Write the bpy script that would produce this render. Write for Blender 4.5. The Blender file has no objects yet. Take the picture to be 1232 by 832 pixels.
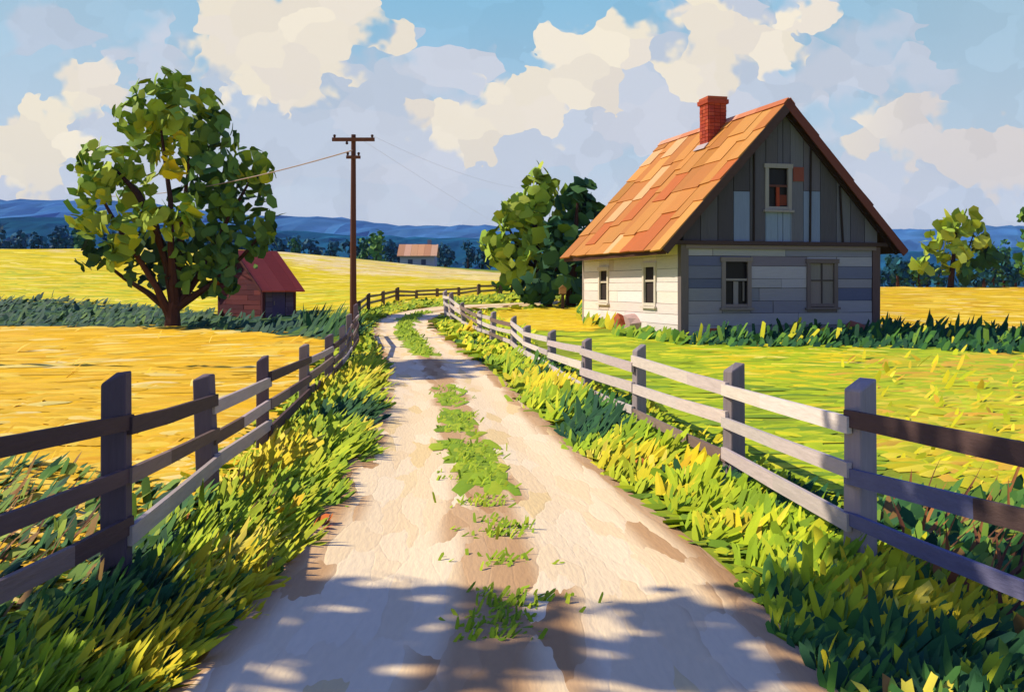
import bpy, math, random
import numpy as np
from mathutils import Vector, Matrix

random.seed(11)
rng = np.random.default_rng(11)
R = math.radians
sc = bpy.context.scene
COL = sc.collection

# ------------------------------------------------------------------ camera, light, exposure
F, CX, HY, EYE = 1200.0, 616.0, 345.0, 1.85      # focal length in px of a 1232 wide frame, centre, horizon row, eye height
cam_d = bpy.data.cameras.new('camera')
cam = bpy.data.objects.new('camera', cam_d); COL.objects.link(cam)
cam.location = (0, 0, EYE); cam.rotation_euler = (R(90), 0, 0)
cam_d.sensor_width = 36; cam_d.lens = 36 * F / 1232
cam_d.shift_y = (HY - 416) / 1232
cam_d.clip_end = 20000; cam_d.clip_start = 0.05
sc.camera = cam

SUN_EL = R(40)
SH = Vector((-0.965, 0.26, 0)).normalized()       # horizontal direction towards the sun
to_sun = Vector((SH.x * math.cos(SUN_EL), SH.y * math.cos(SUN_EL), math.sin(SUN_EL)))
sd = bpy.data.lights.new('sun', 'SUN'); sd.energy = 4.6; sd.angle = R(0.5); sd.color = (1.0, 0.885, 0.69)
sun = bpy.data.objects.new('sun', sd); COL.objects.link(sun)
sun.rotation_euler = to_sun.to_track_quat('Z', 'Y').to_euler()
sc.view_settings.view_transform = 'Standard'
sc.view_settings.look = 'None'
sc.view_settings.gamma = 1
sc.view_settings.exposure = 0.2
SKY_STRENGTH = 0.10


def lin(c):
    c = np.asarray(c, float) / 255.0
    return np.where(c <= 0.04045, c / 12.92, ((c + 0.055) / 1.055) ** 2.4)


def hx(s):
    s = s.lstrip('#')
    return lin([int(s[i:i + 2], 16) for i in (0, 2, 4)])


class NT:
    """small node-tree helper"""
    def __init__(self, tree):
        self.t = tree; tree.nodes.clear()

    def n(self, typ, **kw):
        nd = self.t.nodes.new(typ)
        for k, v in kw.items():
            setattr(nd, k, v)
        return nd

    def l(self, a, b):
        self.t.links.new(a, b)

    def put(self, sock, v):
        if hasattr(v, 'is_linked') or isinstance(v, bpy.types.NodeSocket):
            self.l(v, sock)
        else:
            sock.default_value = v

    def math(self, op, a, b=0.0, c=0.0, clamp=False):
        nd = self.n('ShaderNodeMath', operation=op, use_clamp=clamp)
        self.put(nd.inputs[0], a); self.put(nd.inputs[1], b)
        if op in ('SMOOTH_MAX', 'SMOOTH_MIN', 'MULTIPLY_ADD'):
            self.put(nd.inputs[2], c)
        return nd.outputs[0]

    def vmath(self, op, a, b=(0, 0, 0)):
        nd = self.n('ShaderNodeVectorMath', operation=op)
        self.put(nd.inputs[0], a)
        if op == 'SCALE':
            self.put(nd.inputs['Scale'], b)
        elif op not in ('LENGTH', 'NORMALIZE'):
            self.put(nd.inputs[1], b)
        return nd.outputs['Value'] if op in ('LENGTH', 'DOT_PRODUCT', 'DISTANCE') else nd.outputs['Vector']

    def mix(self, f, a, b, mode='MIX'):
        nd = self.n('ShaderNodeMix', data_type='RGBA', blend_type=mode)
        self.put(nd.inputs['Factor'], f)
        for nm, v in (('A', a), ('B', b)):
            s = [i for i in nd.inputs if i.name == nm and i.type == 'RGBA'][0]
            if not isinstance(v, bpy.types.NodeSocket) and len(v) == 3:
                v = (*v, 1)
            self.put(s, v)
        return [o for o in nd.outputs if o.type == 'RGBA'][0]

    def step(self, v, lo, hi):
        nd = self.n('ShaderNodeMapRange', interpolation_type='SMOOTHSTEP')
        self.put(nd.inputs[0], v)
        nd.inputs[1].default_value = lo; nd.inputs[2].default_value = hi
        return nd.outputs[0]


# ------------------------------------------------------------------ sky
world = bpy.data.worlds.new('World'); sc.world = world; world.use_nodes = True


def build_sky():
    nt = NT(world.node_tree)
    sky = nt.n('ShaderNodeTexSky', sky_type='NISHITA', sun_disc=False)
    sky.sun_elevation = SUN_EL
    sky.sun_rotation = math.atan2(SH.x, SH.y)
    sky.altitude = 200; sky.air_density = 1.0; sky.dust_density = 0.4; sky.ozone_density = 2.0
    tc = nt.n('ShaderNodeTexCoord')
    sep = nt.n('ShaderNodeSeparateXYZ'); nt.l(tc.outputs['Generated'], sep.inputs[0])
    dy = nt.math('MAXIMUM', nt.math('ABSOLUTE', sep.outputs[1]), 0.12)
    dz = nt.math('MAXIMUM', sep.outputs[2], 0.0)
    px = nt.math('DIVIDE', sep.outputs[0], dy); pz = nt.math('DIVIDE', dz, dy)
    comb = nt.n('ShaderNodeCombineXYZ'); nt.l(px, comb.inputs[0]); nt.l(pz, comb.inputs[1])
    p = comb.outputs[0]

    def cell(scale, stretch, rot, mixf):
        # knife-stroke cells: the cloud field is read at each cell's centre
        mp = nt.n('ShaderNodeMapping'); nt.l(p, mp.inputs[0]); mp.inputs['Rotation'].default_value = (0, 0, rot)
        mp.inputs['Scale'].default_value = (scale, scale * stretch, 1)
        nz = nt.n('ShaderNodeTexNoise', noise_dimensions='2D'); nt.l(mp.outputs[0], nz.inputs['Vector'])
        nz.inputs['Scale'].default_value = 1.3; nz.inputs['Detail'].default_value = 2
        off = nt.vmath('SCALE', nt.vmath('SUBTRACT', nz.outputs['Color'], (0.5, 0.5, 0.5)), 0.9)
        v = nt.vmath('ADD', mp.outputs[0], off)
        vo = nt.n('ShaderNodeTexVoronoi', voronoi_dimensions='2D'); nt.l(v, vo.inputs['Vector']); vo.inputs['Scale'].default_value = 1.0
        d = nt.vmath('SUBTRACT', vo.outputs['Position'], v)         # to the cell centre, in stretched space
        d = nt.vmath('MULTIPLY', d, (1 / scale, 1 / (scale * stretch), 0))
        vr = nt.n('ShaderNodeVectorRotate', rotation_type='Z_AXIS'); nt.l(d, vr.inputs['Vector']); vr.inputs['Angle'].default_value = -rot
        return nt.vmath('ADD', p, nt.vmath('SCALE', vr.outputs[0], mixf)), vo.outputs['Color']

    q1, c1 = cell(24, 1.25, 0.5, 0.62)
    q2, c2 = cell(13, 1.5, -0.4, 0.7)
    nz = nt.n('ShaderNodeTexNoise', noise_dimensions='2D'); nt.l(p, nz.inputs['Vector'])
    nz.inputs['Scale'].default_value = 22; nz.inputs['Detail'].default_value = 3
    nv = nt.math('MULTIPLY', nt.math('SUBTRACT', nz.outputs['Fac'], 0.5), 0.75)

    def field(q, puffs):
        cur = None
        for (x, y, rx, ry) in puffs:
            c = ((x - CX) / F, (HY - y) / F, 0)
            d = nt.vmath('MULTIPLY', nt.vmath('SUBTRACT', q, c), (F / rx / 1.28, F / ry / 1.28, 0))
            v = nt.math('SUBTRACT', 1.0, nt.vmath('LENGTH', d))
            cur = v if cur is None else nt.math('SMOOTH_MAX', cur, v, 0.12)
        return cur

    cream = [(325, 62, 85, 55), (400, 22, 55, 42), (295, 20, 48, 34), (480, 56, 32, 24), (345, 108, 60, 26), (385, 70, 45, 40),
             (545, 148, 48, 34), (515, 128, 28, 20), (572, 178, 26, 24), (628, 122, 46, 40), (722, 62, 58, 40), (700, 100, 46, 36),
             (765, 72, 40, 16), (655, 150, 30, 22), (835, 18, 38, 26), (880, 48, 66, 34), (975, 20, 40, 20), (850, 85, 28, 26),
             (925, 62, 36, 24), (820, 92, 26, 20),
             (1085, 148, 44, 40), (1050, 170, 30, 22), (1190, 182, 46, 36), (1128, 186, 46, 26), (1215, 210, 40, 26),
             (105, 108, 38, 36), (40, 152, 42, 30), (22, 185, 40, 34), (70, 170, 36, 24), (30, 205, 36, 26)]
    lav = [(430, 118, 110, 62), (470, 186, 170, 60), (350, 160, 90, 60), (640, 178, 120, 44), (560, 80, 42, 26), (300, 130, 70, 50),
           (770, 110, 90, 60), (800, 160, 70, 34), (930, 120, 80, 44), (1050, 80, 66, 36), (1150, 220, 130, 44), (1020, 220, 70, 34),
           (60, 210, 110, 50), (160, 60, 80, 40), (200, 170, 90, 60), (90, 40, 60, 26), (700, 150, 80, 50), (890, 20, 90, 40), (250, 200, 120, 50), (470, 60, 30, 40)]
    fc = nt.math('ADD', field(q1, cream), nv)
    fl = nt.math('ADD', field(q2, lav), nv)
    K = 1 / SKY_STRENGTH
    E = 2 ** -0.2                                   # the exposure above

    def disp(s, k=1.0):
        return tuple(float(v) * K * E * k for v in hx(s))

    # clear air: the Nishita sky, leaned towards the deep cyan blue of the day above and towards milky air near the ground
    elev = nt.step(pz, 0.0, 0.34)
    side = nt.step(nt.math('ABSOLUTE', nt.math('SUBTRACT', px, 0.02)), 0.12, 0.5)
    top = nt.mix(side, disp('#88c4e2'), disp('#aaccde'))
    clear = nt.mix(elev, disp('#d3dae6'), top)
    clear = nt.mix(nt.step(pz, 0.31, 0.9), clear, disp('#4f6ada', .95))
    sepc = nt.n('ShaderNodeSeparateColor'); nt.l(c2, sepc.inputs[0])
    sep1 = nt.n('ShaderNodeSeparateColor'); nt.l(c1, sep1.inputs[0])
    clear = nt.mix(0.82, sky.outputs[0], clear)
    lavc = nt.mix(sepc.outputs[0], disp('#bccadc'), disp('#d6d8e2'))
    a = nt.mix(nt.math('MULTIPLY', nt.step(fl, 0.0, 0.30), 0.9), clear, lavc)
    milk = nt.step(pz, 0.16, 0.05)
    a = nt.mix(nt.math('MULTIPLY', milk, 0.8), a, nt.mix(sepc.outputs[1], disp('#ccd4e4'), disp('#d9dde8')))
    crm = nt.mix(sep1.outputs[0], disp('#ece2d4'), disp('#fbf0d8'))
    crm = nt.mix(nt.step(px, 0.3, 0.42), crm, disp('#dfd8d4'))
    a = nt.mix(nt.step(fc, 0.12, 0.28), a, crm)
    mid = nt.mix(0.5, lavc, crm)
    # stroke-to-stroke tone
    tone = nt.math('MULTIPLY_ADD', sep1.outputs[1], 0.10, 0.95)
    a = nt.vmath('SCALE', a, tone)
    bg = nt.n('ShaderNodeBackground'); nt.l(a, bg.inputs['Color']); bg.inputs['Strength'].default_value = SKY_STRENGTH
    out = nt.n('ShaderNodeOutputWorld'); nt.l(bg.outputs[0], out.inputs['Surface'])


build_sky()

# ------------------------------------------------------------------ terrain
def P(px, py, Y):
    return Vector(((px - CX) / F * Y, Y, EYE + (HY - py) / F * Y))


_cp = []
for px in (-300, 100, 616, 1100, 1500):
    for (py, Y) in ((832 + 0, 4.56), (640, 7.5), (517, 12.9), (460, 19.3)):
        p = P(px, py, Y); _cp.append((p.x, p.y, 0.0))
for (px, py, Y) in [
        (430, 420, 29.6), (447, 400, 37), (480, 381, 44), (530, 372, 49), (500, 360, 56), (605, 354, 57), (470, 345, 68), (600, 334, 92), (560, 326, 122), (480, 316, 122), (400, 308, 122),
        (380, 408, 35), (205, 393, 46), (300, 381, 52), (340, 345, 72), (60, 393, 46), (60, 350, 66), (60, 300, 120), (250, 298, 122), (-250, 393, 46), (-250, 300, 122),
        (820, 407, 30.8), (1055, 402, 32.6), (703, 386, 39.5), (940, 380, 42), (660, 362, 54), (620, 382, 44), (700, 338, 80), (760, 334, 100),
        (1150, 400, 36), (1230, 372, 52), (1100, 346, 82), (1230, 346, 84), (1500, 400, 36), (1500, 346, 84), (900, 346, 82), (1100, 352, 125), (1230, 352, 125), (1500, 352, 125), (1150, 358, 170)]:
    p = P(px, py, Y); _cp.append((p.x, p.y, p.z))
for a in (-0.8, -0.4, -0.1, 0.1, 0.4, 0.8):
    for (Y, z) in ((200, 5.0), (320, 4.0), (600, 2), (1400, 0), (4000, -10)):
        _cp.append((a * Y, Y, z if a < .2 else min(z, 1.0)))
_cp = np.array(_cp)


def _uv(x, y):
    yy = np.maximum(y, 2.0)
    return np.clip(x / (yy + 6.0), -1.1, 1.1) * 2.2, np.log(yy + 6.0) * 2.2


def _tps():
    u, v = _uv(_cp[:, 0], _cp[:, 1])
    n = len(u)
    d2 = (u[:, None] - u[None]) ** 2 + (v[:, None] - v[None]) ** 2
    Kk = 0.5 * d2 * np.log(d2 + 1e-12) + np.eye(n) * 0.02
    Pm = np.stack([np.ones(n), u, v], 1)
    A = np.block([[Kk, Pm], [Pm.T, np.zeros((3, 3))]])
    w = np.linalg.solve(A, np.concatenate([_cp[:, 2], np.zeros(3)]))
    return u, v, w


_tu, _tv, _tw = _tps()


def H(x, y):
    x = np.asarray(x, float); y = np.asarray(y, float)
    shp = np.broadcast(x, y).shape
    x = np.broadcast_to(x, shp).ravel(); y = np.broadcast_to(y, shp).ravel()
    out = np.empty(len(x))
    for s in range(0, len(x), 20000):
        u, v = _uv(x[s:s + 20000], y[s:s + 20000])
        d2 = (u[:, None] - _tu[None]) ** 2 + (v[:, None] - _tv[None]) ** 2
        out[s:s + 20000] = (0.5 * d2 * np.log(d2 + 1e-12)) @ _tw[:-3] + _tw[-3] + _tw[-2] * u + _tw[-1] * v
    k = np.clip((y - 5) / 8, 0, 1)
    return (out * k).reshape(shp)


def h(x, y):
    return float(H(np.array([x]), np.array([y]))[0])


_Ys = np.exp(np.linspace(math.log(1.5), math.log(400), 900))


def G(px, py):
    """where the sight line through a measured point of the photograph meets the ground (vectorised)"""
    px = np.atleast_1d(np.asarray(px, float)); py = np.atleast_1d(np.asarray(py, float))
    out = np.zeros((len(px), 3))
    for s in range(0, len(px), 400):
        a = (px[s:s + 400, None] - CX) / F; b = (HY - py[s:s + 400, None]) / F
        X = a * _Ys[None]; Y = np.broadcast_to(_Ys[None], X.shape)
        D = EYE + b * _Ys[None] - H(X, Y)
        i = np.argmax(D < 0, axis=1); i[~(D < 0).any(axis=1)] = len(_Ys) - 1
        i = np.maximum(i, 1)
        r = np.arange(len(i))
        d0, d1 = D[r, i - 1], D[r, i]
        t = np.clip(d0 / (d0 - d1 + 1e-9), 0, 1)
        yy = _Ys[i - 1] + t * (_Ys[i] - _Ys[i - 1])
        xx = a[:, 0] * yy
        out[s:s + 400] = np.stack([xx, yy, H(xx, yy)], 1)
    return out


def g1(px, py):
    return Vector(G([px], [py])[0])


# ------------------------------------------------------------------ mesh helpers
def link(name, me, parent=None):
    o = bpy.data.objects.new(name, me); COL.objects.link(o)
    if parent is not None:
        o.parent = parent
    return o


def tag(o, label=None, cat=None, group=None, kind=None):
    if label: o['label'] = label
    if cat: o['category'] = cat
    if group: o['group'] = group
    if kind: o['kind'] = kind
    return o


def empty(name, loc, rz=0.0):
    o = bpy.data.objects.new(name, None); COL.objects.link(o)
    o.location = loc; o.rotation_euler = (0, 0, rz); o.empty_display_size = 0.3
    return o


def jit(c, v=0.06, r=None):
    r = r or random
    k = 1 + r.uniform(-v, v)
    return tuple(max(0.0, float(x) * k * (1 + r.uniform(-v, v) * 0.35)) for x in c)


class MB:
    """collects coloured solids and links them as ONE mesh object"""
    def __init__(self):
        self.v = []; self.f = []; self.c = []

    def add(self, verts, faces, col):
        b = len(self.v)
        self.v += [tuple(x) for x in verts]
        self.f += [tuple(b + i for i in f) for f in faces]
        self.c += [tuple(col)[:3]] * len(verts)

    def hexa(self, p, col):
        """8 corners: bottom ring then top ring"""
        self.add(p, [(0, 3, 2, 1), (4, 5, 6, 7), (0, 1, 5, 4), (1, 2, 6, 5), (2, 3, 7, 6), (3, 0, 4, 7)], col)

    def box(self, x0, x1, y0, y1, z0, z1, col, j=0.0):
        q = lambda: random.uniform(-j, j)
        p = [(x0, y0, z0), (x1, y0, z0), (x1, y1, z0), (x0, y1, z0), (x0, y0, z1), (x1, y0, z1), (x1, y1, z1), (x0, y1, z1)]
        self.hexa([(a + q(), b + q(), c + q()) for a, b, c in p], col)

    def beam(self, a, b, w, t, col, up=(0, 0, 1), w2=None, t2=None):
        """bar from a to b, w across, t along 'up'"""
        a = Vector(a); b = Vector(b); d = (b - a).normalized(); up = Vector(up)
        s = d.cross(up)
        if s.length < 1e-4: s = d.cross(Vector((1, 0, 0)))
        s.normalize(); u = s.cross(d).normalized()
        w2 = w if w2 is None else w2; t2 = t if t2 is None else t2
        A = [a + s * i * w / 2 + u * k * t / 2 for i, k in ((-1, -1), (1, -1), (1, 1), (-1, 1))]
        B = [b + s * i * w2 / 2 + u * k * t2 / 2 for i, k in ((-1, -1), (1, -1), (1, 1), (-1, 1))]
        self.hexa(A + B, col)

    def tube(self, pts, rad, col, n=8, rough=0.0):
        pts = [Vector(p) for p in pts]; rings = []
        for i, p in enumerate(pts):
            d = (pts[min(i + 1, len(pts) - 1)] - pts[max(i - 1, 0)]).normalized()
            s = d.cross(Vector((0.13, 0.97, 0.21))).normalized(); u = s.cross(d)
            rings.append([p + (s * math.cos(k * 2 * math.pi / n) + u * math.sin(k * 2 * math.pi / n)) * rad[i] * (1 + random.uniform(-rough, rough)) for k in range(n)])
        vs = [q for r in rings for q in r]; fs = []
        for i in range(len(pts) - 1):
            for k in range(n):
                k2 = (k + 1) % n
                fs.append((i * n + k, i * n + k2, (i + 1) * n + k2, (i + 1) * n + k))
        fs.append(tuple(range(n))[::-1]); fs.append(tuple((len(pts) - 1) * n + k for k in range(n)))
        self.add(vs, fs, col)

    def build(self, name, mat, parent=None, bevel=0.0):
        me = bpy.data.meshes.new(name); me.from_pydata(self.v, [], self.f)
        at = me.color_attributes.new('Col', 'FLOAT_COLOR', 'POINT')
        at.data.foreach_set('color', np.array([(*c, 1) for c in self.c], np.float32).ravel())
        me.materials.append(mat); me.validate(); me.update()
        o = link(name, me, parent)
        if bevel:
            m = o.modifiers.new('bevel', 'BEVEL'); m.width = bevel; m.segments = 1; m.limit_method = 'ANGLE'
        return o


def nrm(a):
    return a / np.maximum(np.linalg.norm(a, axis=-1, keepdims=True), 1e-9)


KNIFE = np.array([(-.5, -.28), (-.46, .30), (-.12, .5), (.34, .46), (.5, .1), (.38, -.42), (-.05, -.5)])
BLADE = np.array([(0, -.30), (0, .30), (.4, .5), (.78, .38), (1, .04), (.80, -.32), (.4, -.5)])
STROKE = np.array([(0, -.34), (0, .34), (.5, .5), (.95, .42), (1.0, .02), (.92, -.40), (.5, -.48)])
SPIKE = np.array([(0, -.5), (0, .5), (.35, .42), (.7, .24), (1, .0), (.7, -.24), (.35, -.42)])


class Dabs:
    """leaf- and blade-shaped bent plates gathered into one mesh"""
    def __init__(self):
        self.V = []; self.C = []; self.n = 0

    def add(self, c, t, n, L, W, col, shape=KNIFE, bend=0.15, jitter=0.12, cup=.16):
        N = len(c)
        if N == 0: return
        t = nrm(t); n = nrm(n - t * (n * t).sum(1, keepdims=True)); b = np.cross(n, t)
        k = len(shape)
        s = shape[None] + rng.uniform(-jitter, jitter, (N, k, 2)) * np.array([0.7, 1.0])
        mid = np.broadcast_to(np.array([shape[:, 0].mean(), 0.0]), (N, 1, 2))
        s = np.concatenate([s, mid], 1)
        L = np.broadcast_to(np.asarray(L, float), (N,)); W = np.broadcast_to(np.asarray(W, float), (N,))
        bb = np.broadcast_to(np.asarray(bend, float), (N,))
        zz = -bb[:, None] * L[:, None] * s[:, :, 0] ** 2 - cup * W[:, None] * s[:, :, 1] ** 2
        v = c[:, None] + t[:, None] * (s[:, :, 0] * L[:, None])[..., None] + b[:, None] * (s[:, :, 1] * W[:, None])[..., None] + n[:, None] * zz[..., None]
        self.V.append(v.reshape(-1, 3)); self.C.append(np.repeat(col, k + 1, 0)); self.n += N

    def build(self, name, mat, parent=None, thick=0.0):
        V = np.concatenate(self.V); C = np.concatenate(self.C); N = self.n; k = 7
        base = np.arange(N)[:, None, None] * (k + 1)
        fan = np.array([(i, (i + 1) % k, k) for i in range(k)])[None]
        Fc = (base + fan).reshape(-1)
        me = bpy.data.meshes.new(name)
        me.vertices.add(len(V)); me.vertices.foreach_set('co', V.astype(np.float32).ravel())
        nt_ = len(Fc) // 3
        me.loops.add(len(Fc)); me.loops.foreach_set('vertex_index', Fc.astype(np.int32))
        me.polygons.add(nt_); me.polygons.foreach_set('loop_start', np.arange(0, len(Fc), 3, dtype=np.int32))
        at = me.color_attributes.new('Col', 'FLOAT_COLOR', 'POINT')
        at.data.foreach_set('color', np.concatenate([C, np.ones((len(C), 1))], 1).astype(np.float32).ravel())
        me.materials.append(mat); me.update(calc_edges=True); me.validate()
        return link(name, me, parent)


def pick(pal, n, w=None, v=0.10):
    """n colours from a palette of (hex, weight), with stroke-to-stroke variation"""
    cols = np.array([hx(p[0]) for p in pal]); ww = np.array([p[1] for p in pal], float)
    i = rng.choice(len(pal), n, p=ww / ww.sum())
    c = cols[i] * rng.uniform(1 - v, 1 + v, (n, 1)) * rng.uniform(1 - v * .4, 1 + v * .4, (n, 3))
    return np.clip(c, 0.001, 0.95)


# ------------------------------------------------------------------ materials
def attr_mat(name, rough=0.75, spec=0.15, grain=(3, 3, 3), amount=0.18, bump=0.3, bump_d=0.01, scale=6.0, vor=None):
    """the Col attribute (the thing's own colour), worn by stretched noise, with a ridged, brushed relief"""
    m = bpy.data.materials.new(name); m.use_nodes = True
    nt = NT(m.node_tree)
    at = nt.n('ShaderNodeAttribute', attribute_name='Col')
    tc = nt.n('ShaderNodeTexCoord')
    mp = nt.n('ShaderNodeMapping'); nt.l(tc.outputs['Object'], mp.inputs[0]); mp.inputs['Scale'].default_value = grain
    nz = nt.n('ShaderNodeTexNoise'); nt.l(mp.outputs[0], nz.inputs['Vector']); nz.inputs['Scale'].default_value = scale
    nz.inputs['Detail'].default_value = 4; nz.inputs['Roughness'].default_value = 0.65
    k = nt.math('MULTIPLY_ADD', nz.outputs['Fac'], amount * 2, 1 - amount)
    col = nt.vmath('SCALE', at.outputs['Color'], k)
    hgt = nz.outputs['Fac']
    if vor:
        vo = nt.n('ShaderNodeTexVoronoi', feature='F1'); nt.l(mp.outputs[0], vo.inputs['Vector']); vo.inputs['Scale'].default_value = vor[0]
        sp = nt.n('ShaderNodeSeparateColor'); nt.l(vo.outputs['Color'], sp.inputs[0])
        col = nt.vmath('SCALE', col, nt.math('MULTIPLY_ADD', sp.outputs[0], vor[1] * 2, 1 - vor[1]))
        hgt = nt.math('ADD', hgt, nt.math('MULTIPLY', sp.outputs[1], 0.8))
    bs = nt.n('ShaderNodeBsdfPrincipled'); nt.l(col, bs.inputs['Base Color'])
    bs.inputs['Roughness'].default_value = rough; bs.inputs['Specular IOR Level'].default_value = spec
    if bump:
        bp = nt.n('ShaderNodeBump'); bp.inputs['Strength'].default_value = bump; bp.inputs['Distance'].default_value = bump_d
        nt.l(hgt, bp.inputs['Height']); nt.l(bp.outputs[0], bs.inputs['Normal'])
    out = nt.n('ShaderNodeOutputMaterial'); nt.l(bs.outputs[0], out.inputs['Surface'])
    return m


M_LEAF = attr_mat('foliage', 0.7, 0.12, (1, 1, 1), 0.12, 0.35, 0.03, 9.0)
M_GRASS = attr_mat('grass_blades', 0.7, 0.12, (1, 1, 1), 0.12, 0.3, 0.01, 14.0)
M_BARK = attr_mat('bark', 0.85, 0.1, (3, 3, 0.6), 0.3, 0.6, 0.05, 4.0)
M_WOOD = attr_mat('weathered_wood', 0.75, 0.15, (14, 14, 1.2), 0.22, 0.5, 0.012, 2.2)
M_RAIL = attr_mat('weathered_rail', 0.75, 0.15, (14, 1.2, 14), 0.25, 0.5, 0.012, 2.2)
M_PLANK = attr_mat('painted_plank', 0.7, 0.18, (1.2, 1.2, 14), 0.16, 0.45, 0.015, 2.0)
M_BOARD = attr_mat('upright_board', 0.75, 0.15, (12, 12, 1.0), 0.2, 0.45, 0.015, 2.0)
M_TILE = attr_mat('roof_sheet', 0.7, 0.2, (1.2, 5, 1.2), 0.14, 0.5, 0.02, 2.2)
M_STONE = attr_mat('stone_brick', 0.85, 0.1, (3, 3, 3), 0.2, 0.5, 0.02, 3.0)
M_GROUND = attr_mat('soil_and_turf', 0.9, 0.05, (0.5, 0.5, 0.5), 0.10, 0.5, 0.08, 3.0, vor=(2.2, 0.10))
M_HILL = attr_mat('forested_hill', 0.95, 0.0, (0.012, 0.012, 0.05), 0.22, 0.6, 4.0, 1.0, vor=(1.0, 0.16))
M_DARK = attr_mat('dark_interior', 0.9, 0.05, (1, 1, 1), 0.1, 0, 0, 2.0)
M_IRON = attr_mat('wire_metal', 0.5, 0.3, (1, 1, 1), 0.05, 0, 0, 2.0)


def glass_mat():
    m = bpy.data.materials.new('window_glass'); m.use_nodes = True
    nt = NT(m.node_tree)
    bs = nt.n('ShaderNodeBsdfPrincipled'); bs.inputs['Base Color'].default_value = (0.012, 0.010, 0.012, 1)
    bs.inputs['Roughness'].default_value = 0.35; bs.inputs['Specular IOR Level'].default_value = 0.15
    nz = nt.n('ShaderNodeTexNoise'); nz.inputs['Scale'].default_value = 3
    bp = nt.n('ShaderNodeBump'); bp.inputs['Strength'].default_value = 0.1; nt.l(nz.outputs[0], bp.inputs['Height']); nt.l(bp.outputs[0], bs.inputs['Normal'])
    out = nt.n('ShaderNodeOutputMaterial'); nt.l(bs.outputs[0], out.inputs['Surface'])
    return m


M_GLASS = glass_mat()

# ------------------------------------------------------------------ ground zones (measured in the photograph, laid on the terrain)
def inside(poly, x, y):
    r = np.zeros(len(x), bool); n = len(poly)
    for i in range(n):
        x1, y1 = poly[i][:2]; x2, y2 = poly[(i + 1) % n][:2]
        c = ((y1 > y) != (y2 > y)) & (x < (x2 - x1) * (y - y1) / (y2 - y1 + 1e-12) + x1)
        r ^= c
    return r


Z = dict(
    gold=[(-700, 392), (205, 393), (390, 406), (405, 440), (385, 480), (330, 540), (250, 610), (120, 690), (-150, 800), (-700, 900)],
    strip=[(-700, 366), (60, 360), (240, 375), (345, 378), (420, 392), (420, 412), (390, 408), (205, 394), (-700, 393)],
    farL=[(-700, 285), (60, 288), (160, 290), (335, 302), (400, 309), (480, 317), (620, 334), (660, 345), (430, 374), (345, 380), (240, 377), (60, 362), (-700, 368)],
    cream=[(335, 301), (400, 309), (490, 318), (560, 325), (625, 331), (620, 338), (520, 334), (430, 331), (370, 320)],
    midR=[(585, 376), (690, 362), (712, 360), (712, 398), (640, 396), (600, 388)],
    lawn=[(640, 400), (820, 405), (1060, 400), (1240, 408), (1800, 412), (1800, 600), (1300, 520), (1040, 470), (880, 460), (760, 440)],
    goldR=[(1010, 430), (1240, 420), (1800, 440), (1800, 760), (1300, 620), (1080, 560), (1020, 490)],
    farR=[(700, 338), (1060, 340), (1240, 342), (1800, 345), (1800, 392), (1240, 394), (1060, 400), (960, 400), (700, 388)],
)

road_L = [(60, 1000), (140, 900), (195, 832), (262, 765), (322, 700), (355, 650), (392, 600), (424, 550), (443, 500), (452, 470), (456, 440), (450, 415), (443, 401), (449, 389), (469, 378), (505, 371), (545, 367.5), (600, 366), (680, 362)]
road_R = [(1180, 1000), (1080, 900), (1005, 832), (948, 765), (892, 700), (832, 650), (768, 600), (706, 550), (652, 500), (622, 470), (586, 440), (552, 415), (533, 402), (523, 392), (521, 385.5), (532, 380), (552, 375.5), (600, 371), (680, 366)]


def build_ground():
    ys = np.concatenate([np.linspace(-40, 2, 18), np.exp(np.linspace(math.log(2.6), math.log(190), 300)), np.exp(np.linspace(math.log(200), math.log(6000), 40))])
    us = np.concatenate([np.linspace(-3.2, -.82, 26), np.linspace(-.8, .8, 300), np.linspace(.82, 3.2, 26)])
    sc_ = np.where(ys < 12, 12 + (ys * 0), ys)[:, None]
    sc_ = np.maximum(np.abs(ys), 10)[:, None]
    X = us[None] * sc_; Y = np.broadcast_to(ys[:, None], X.shape)
    Zz = H(X, Y)
    n, m = X.shape
    V = np.stack([X, Y, Zz], -1).reshape(-1, 3)
    # zone by where the point lies on the ground
    yy = np.maximum(V[:, 1], 1.0)
    qx = CX + V[:, 0] / yy * F; qy = HY - (V[:, 2] - EYE) / yy * F
    qx = qx + rng.normal(0, 5, len(qx)); qy = qy + rng.normal(0, 1.2, len(qx))
    C = np.tile(hx('#8c9a2c'), (len(V), 1))
    base = dict(farL='#d9c218', cream='#e2c468', strip='#4c6a38', gold='#e6b424', midR='#d8bc18', lawn='#9cae1e', goldR='#c9b41c', farR='#dcb41c')
    for k in ('farL', 'cream', 'strip', 'gold', 'midR', 'farR', 'lawn', 'goldR'):
        C[inside(Z[k], qx, qy)] = hx(base[k])
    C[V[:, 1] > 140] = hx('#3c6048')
    C[V[:, 1] < 3] = hx('#62702c')
    C *= rng.uniform(.93, 1.07, (len(C), 1))
    idx = np.arange(n * m).reshape(n, m)
    Fq = np.stack([idx[:-1, :-1], idx[:-1, 1:], idx[1:, 1:], idx[1:, :-1]], -1).reshape(-1, 4)
    me = bpy.data.meshes.new('ground'); me.from_pydata(V.tolist(), [], Fq.tolist())
    at = me.color_attributes.new('Col', 'FLOAT_COLOR', 'POINT')
    at.data.foreach_set('color', np.concatenate([C, np.ones((len(C), 1))], 1).astype(np.float32).ravel())
    me.materials.append(M_GROUND); me.polygons.foreach_set('use_smooth', [True] * len(Fq))
    tag(link('ground', me), 'gently rolling farmland of gold, lime and green fields', None, None, 'structure')


build_ground()

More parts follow.
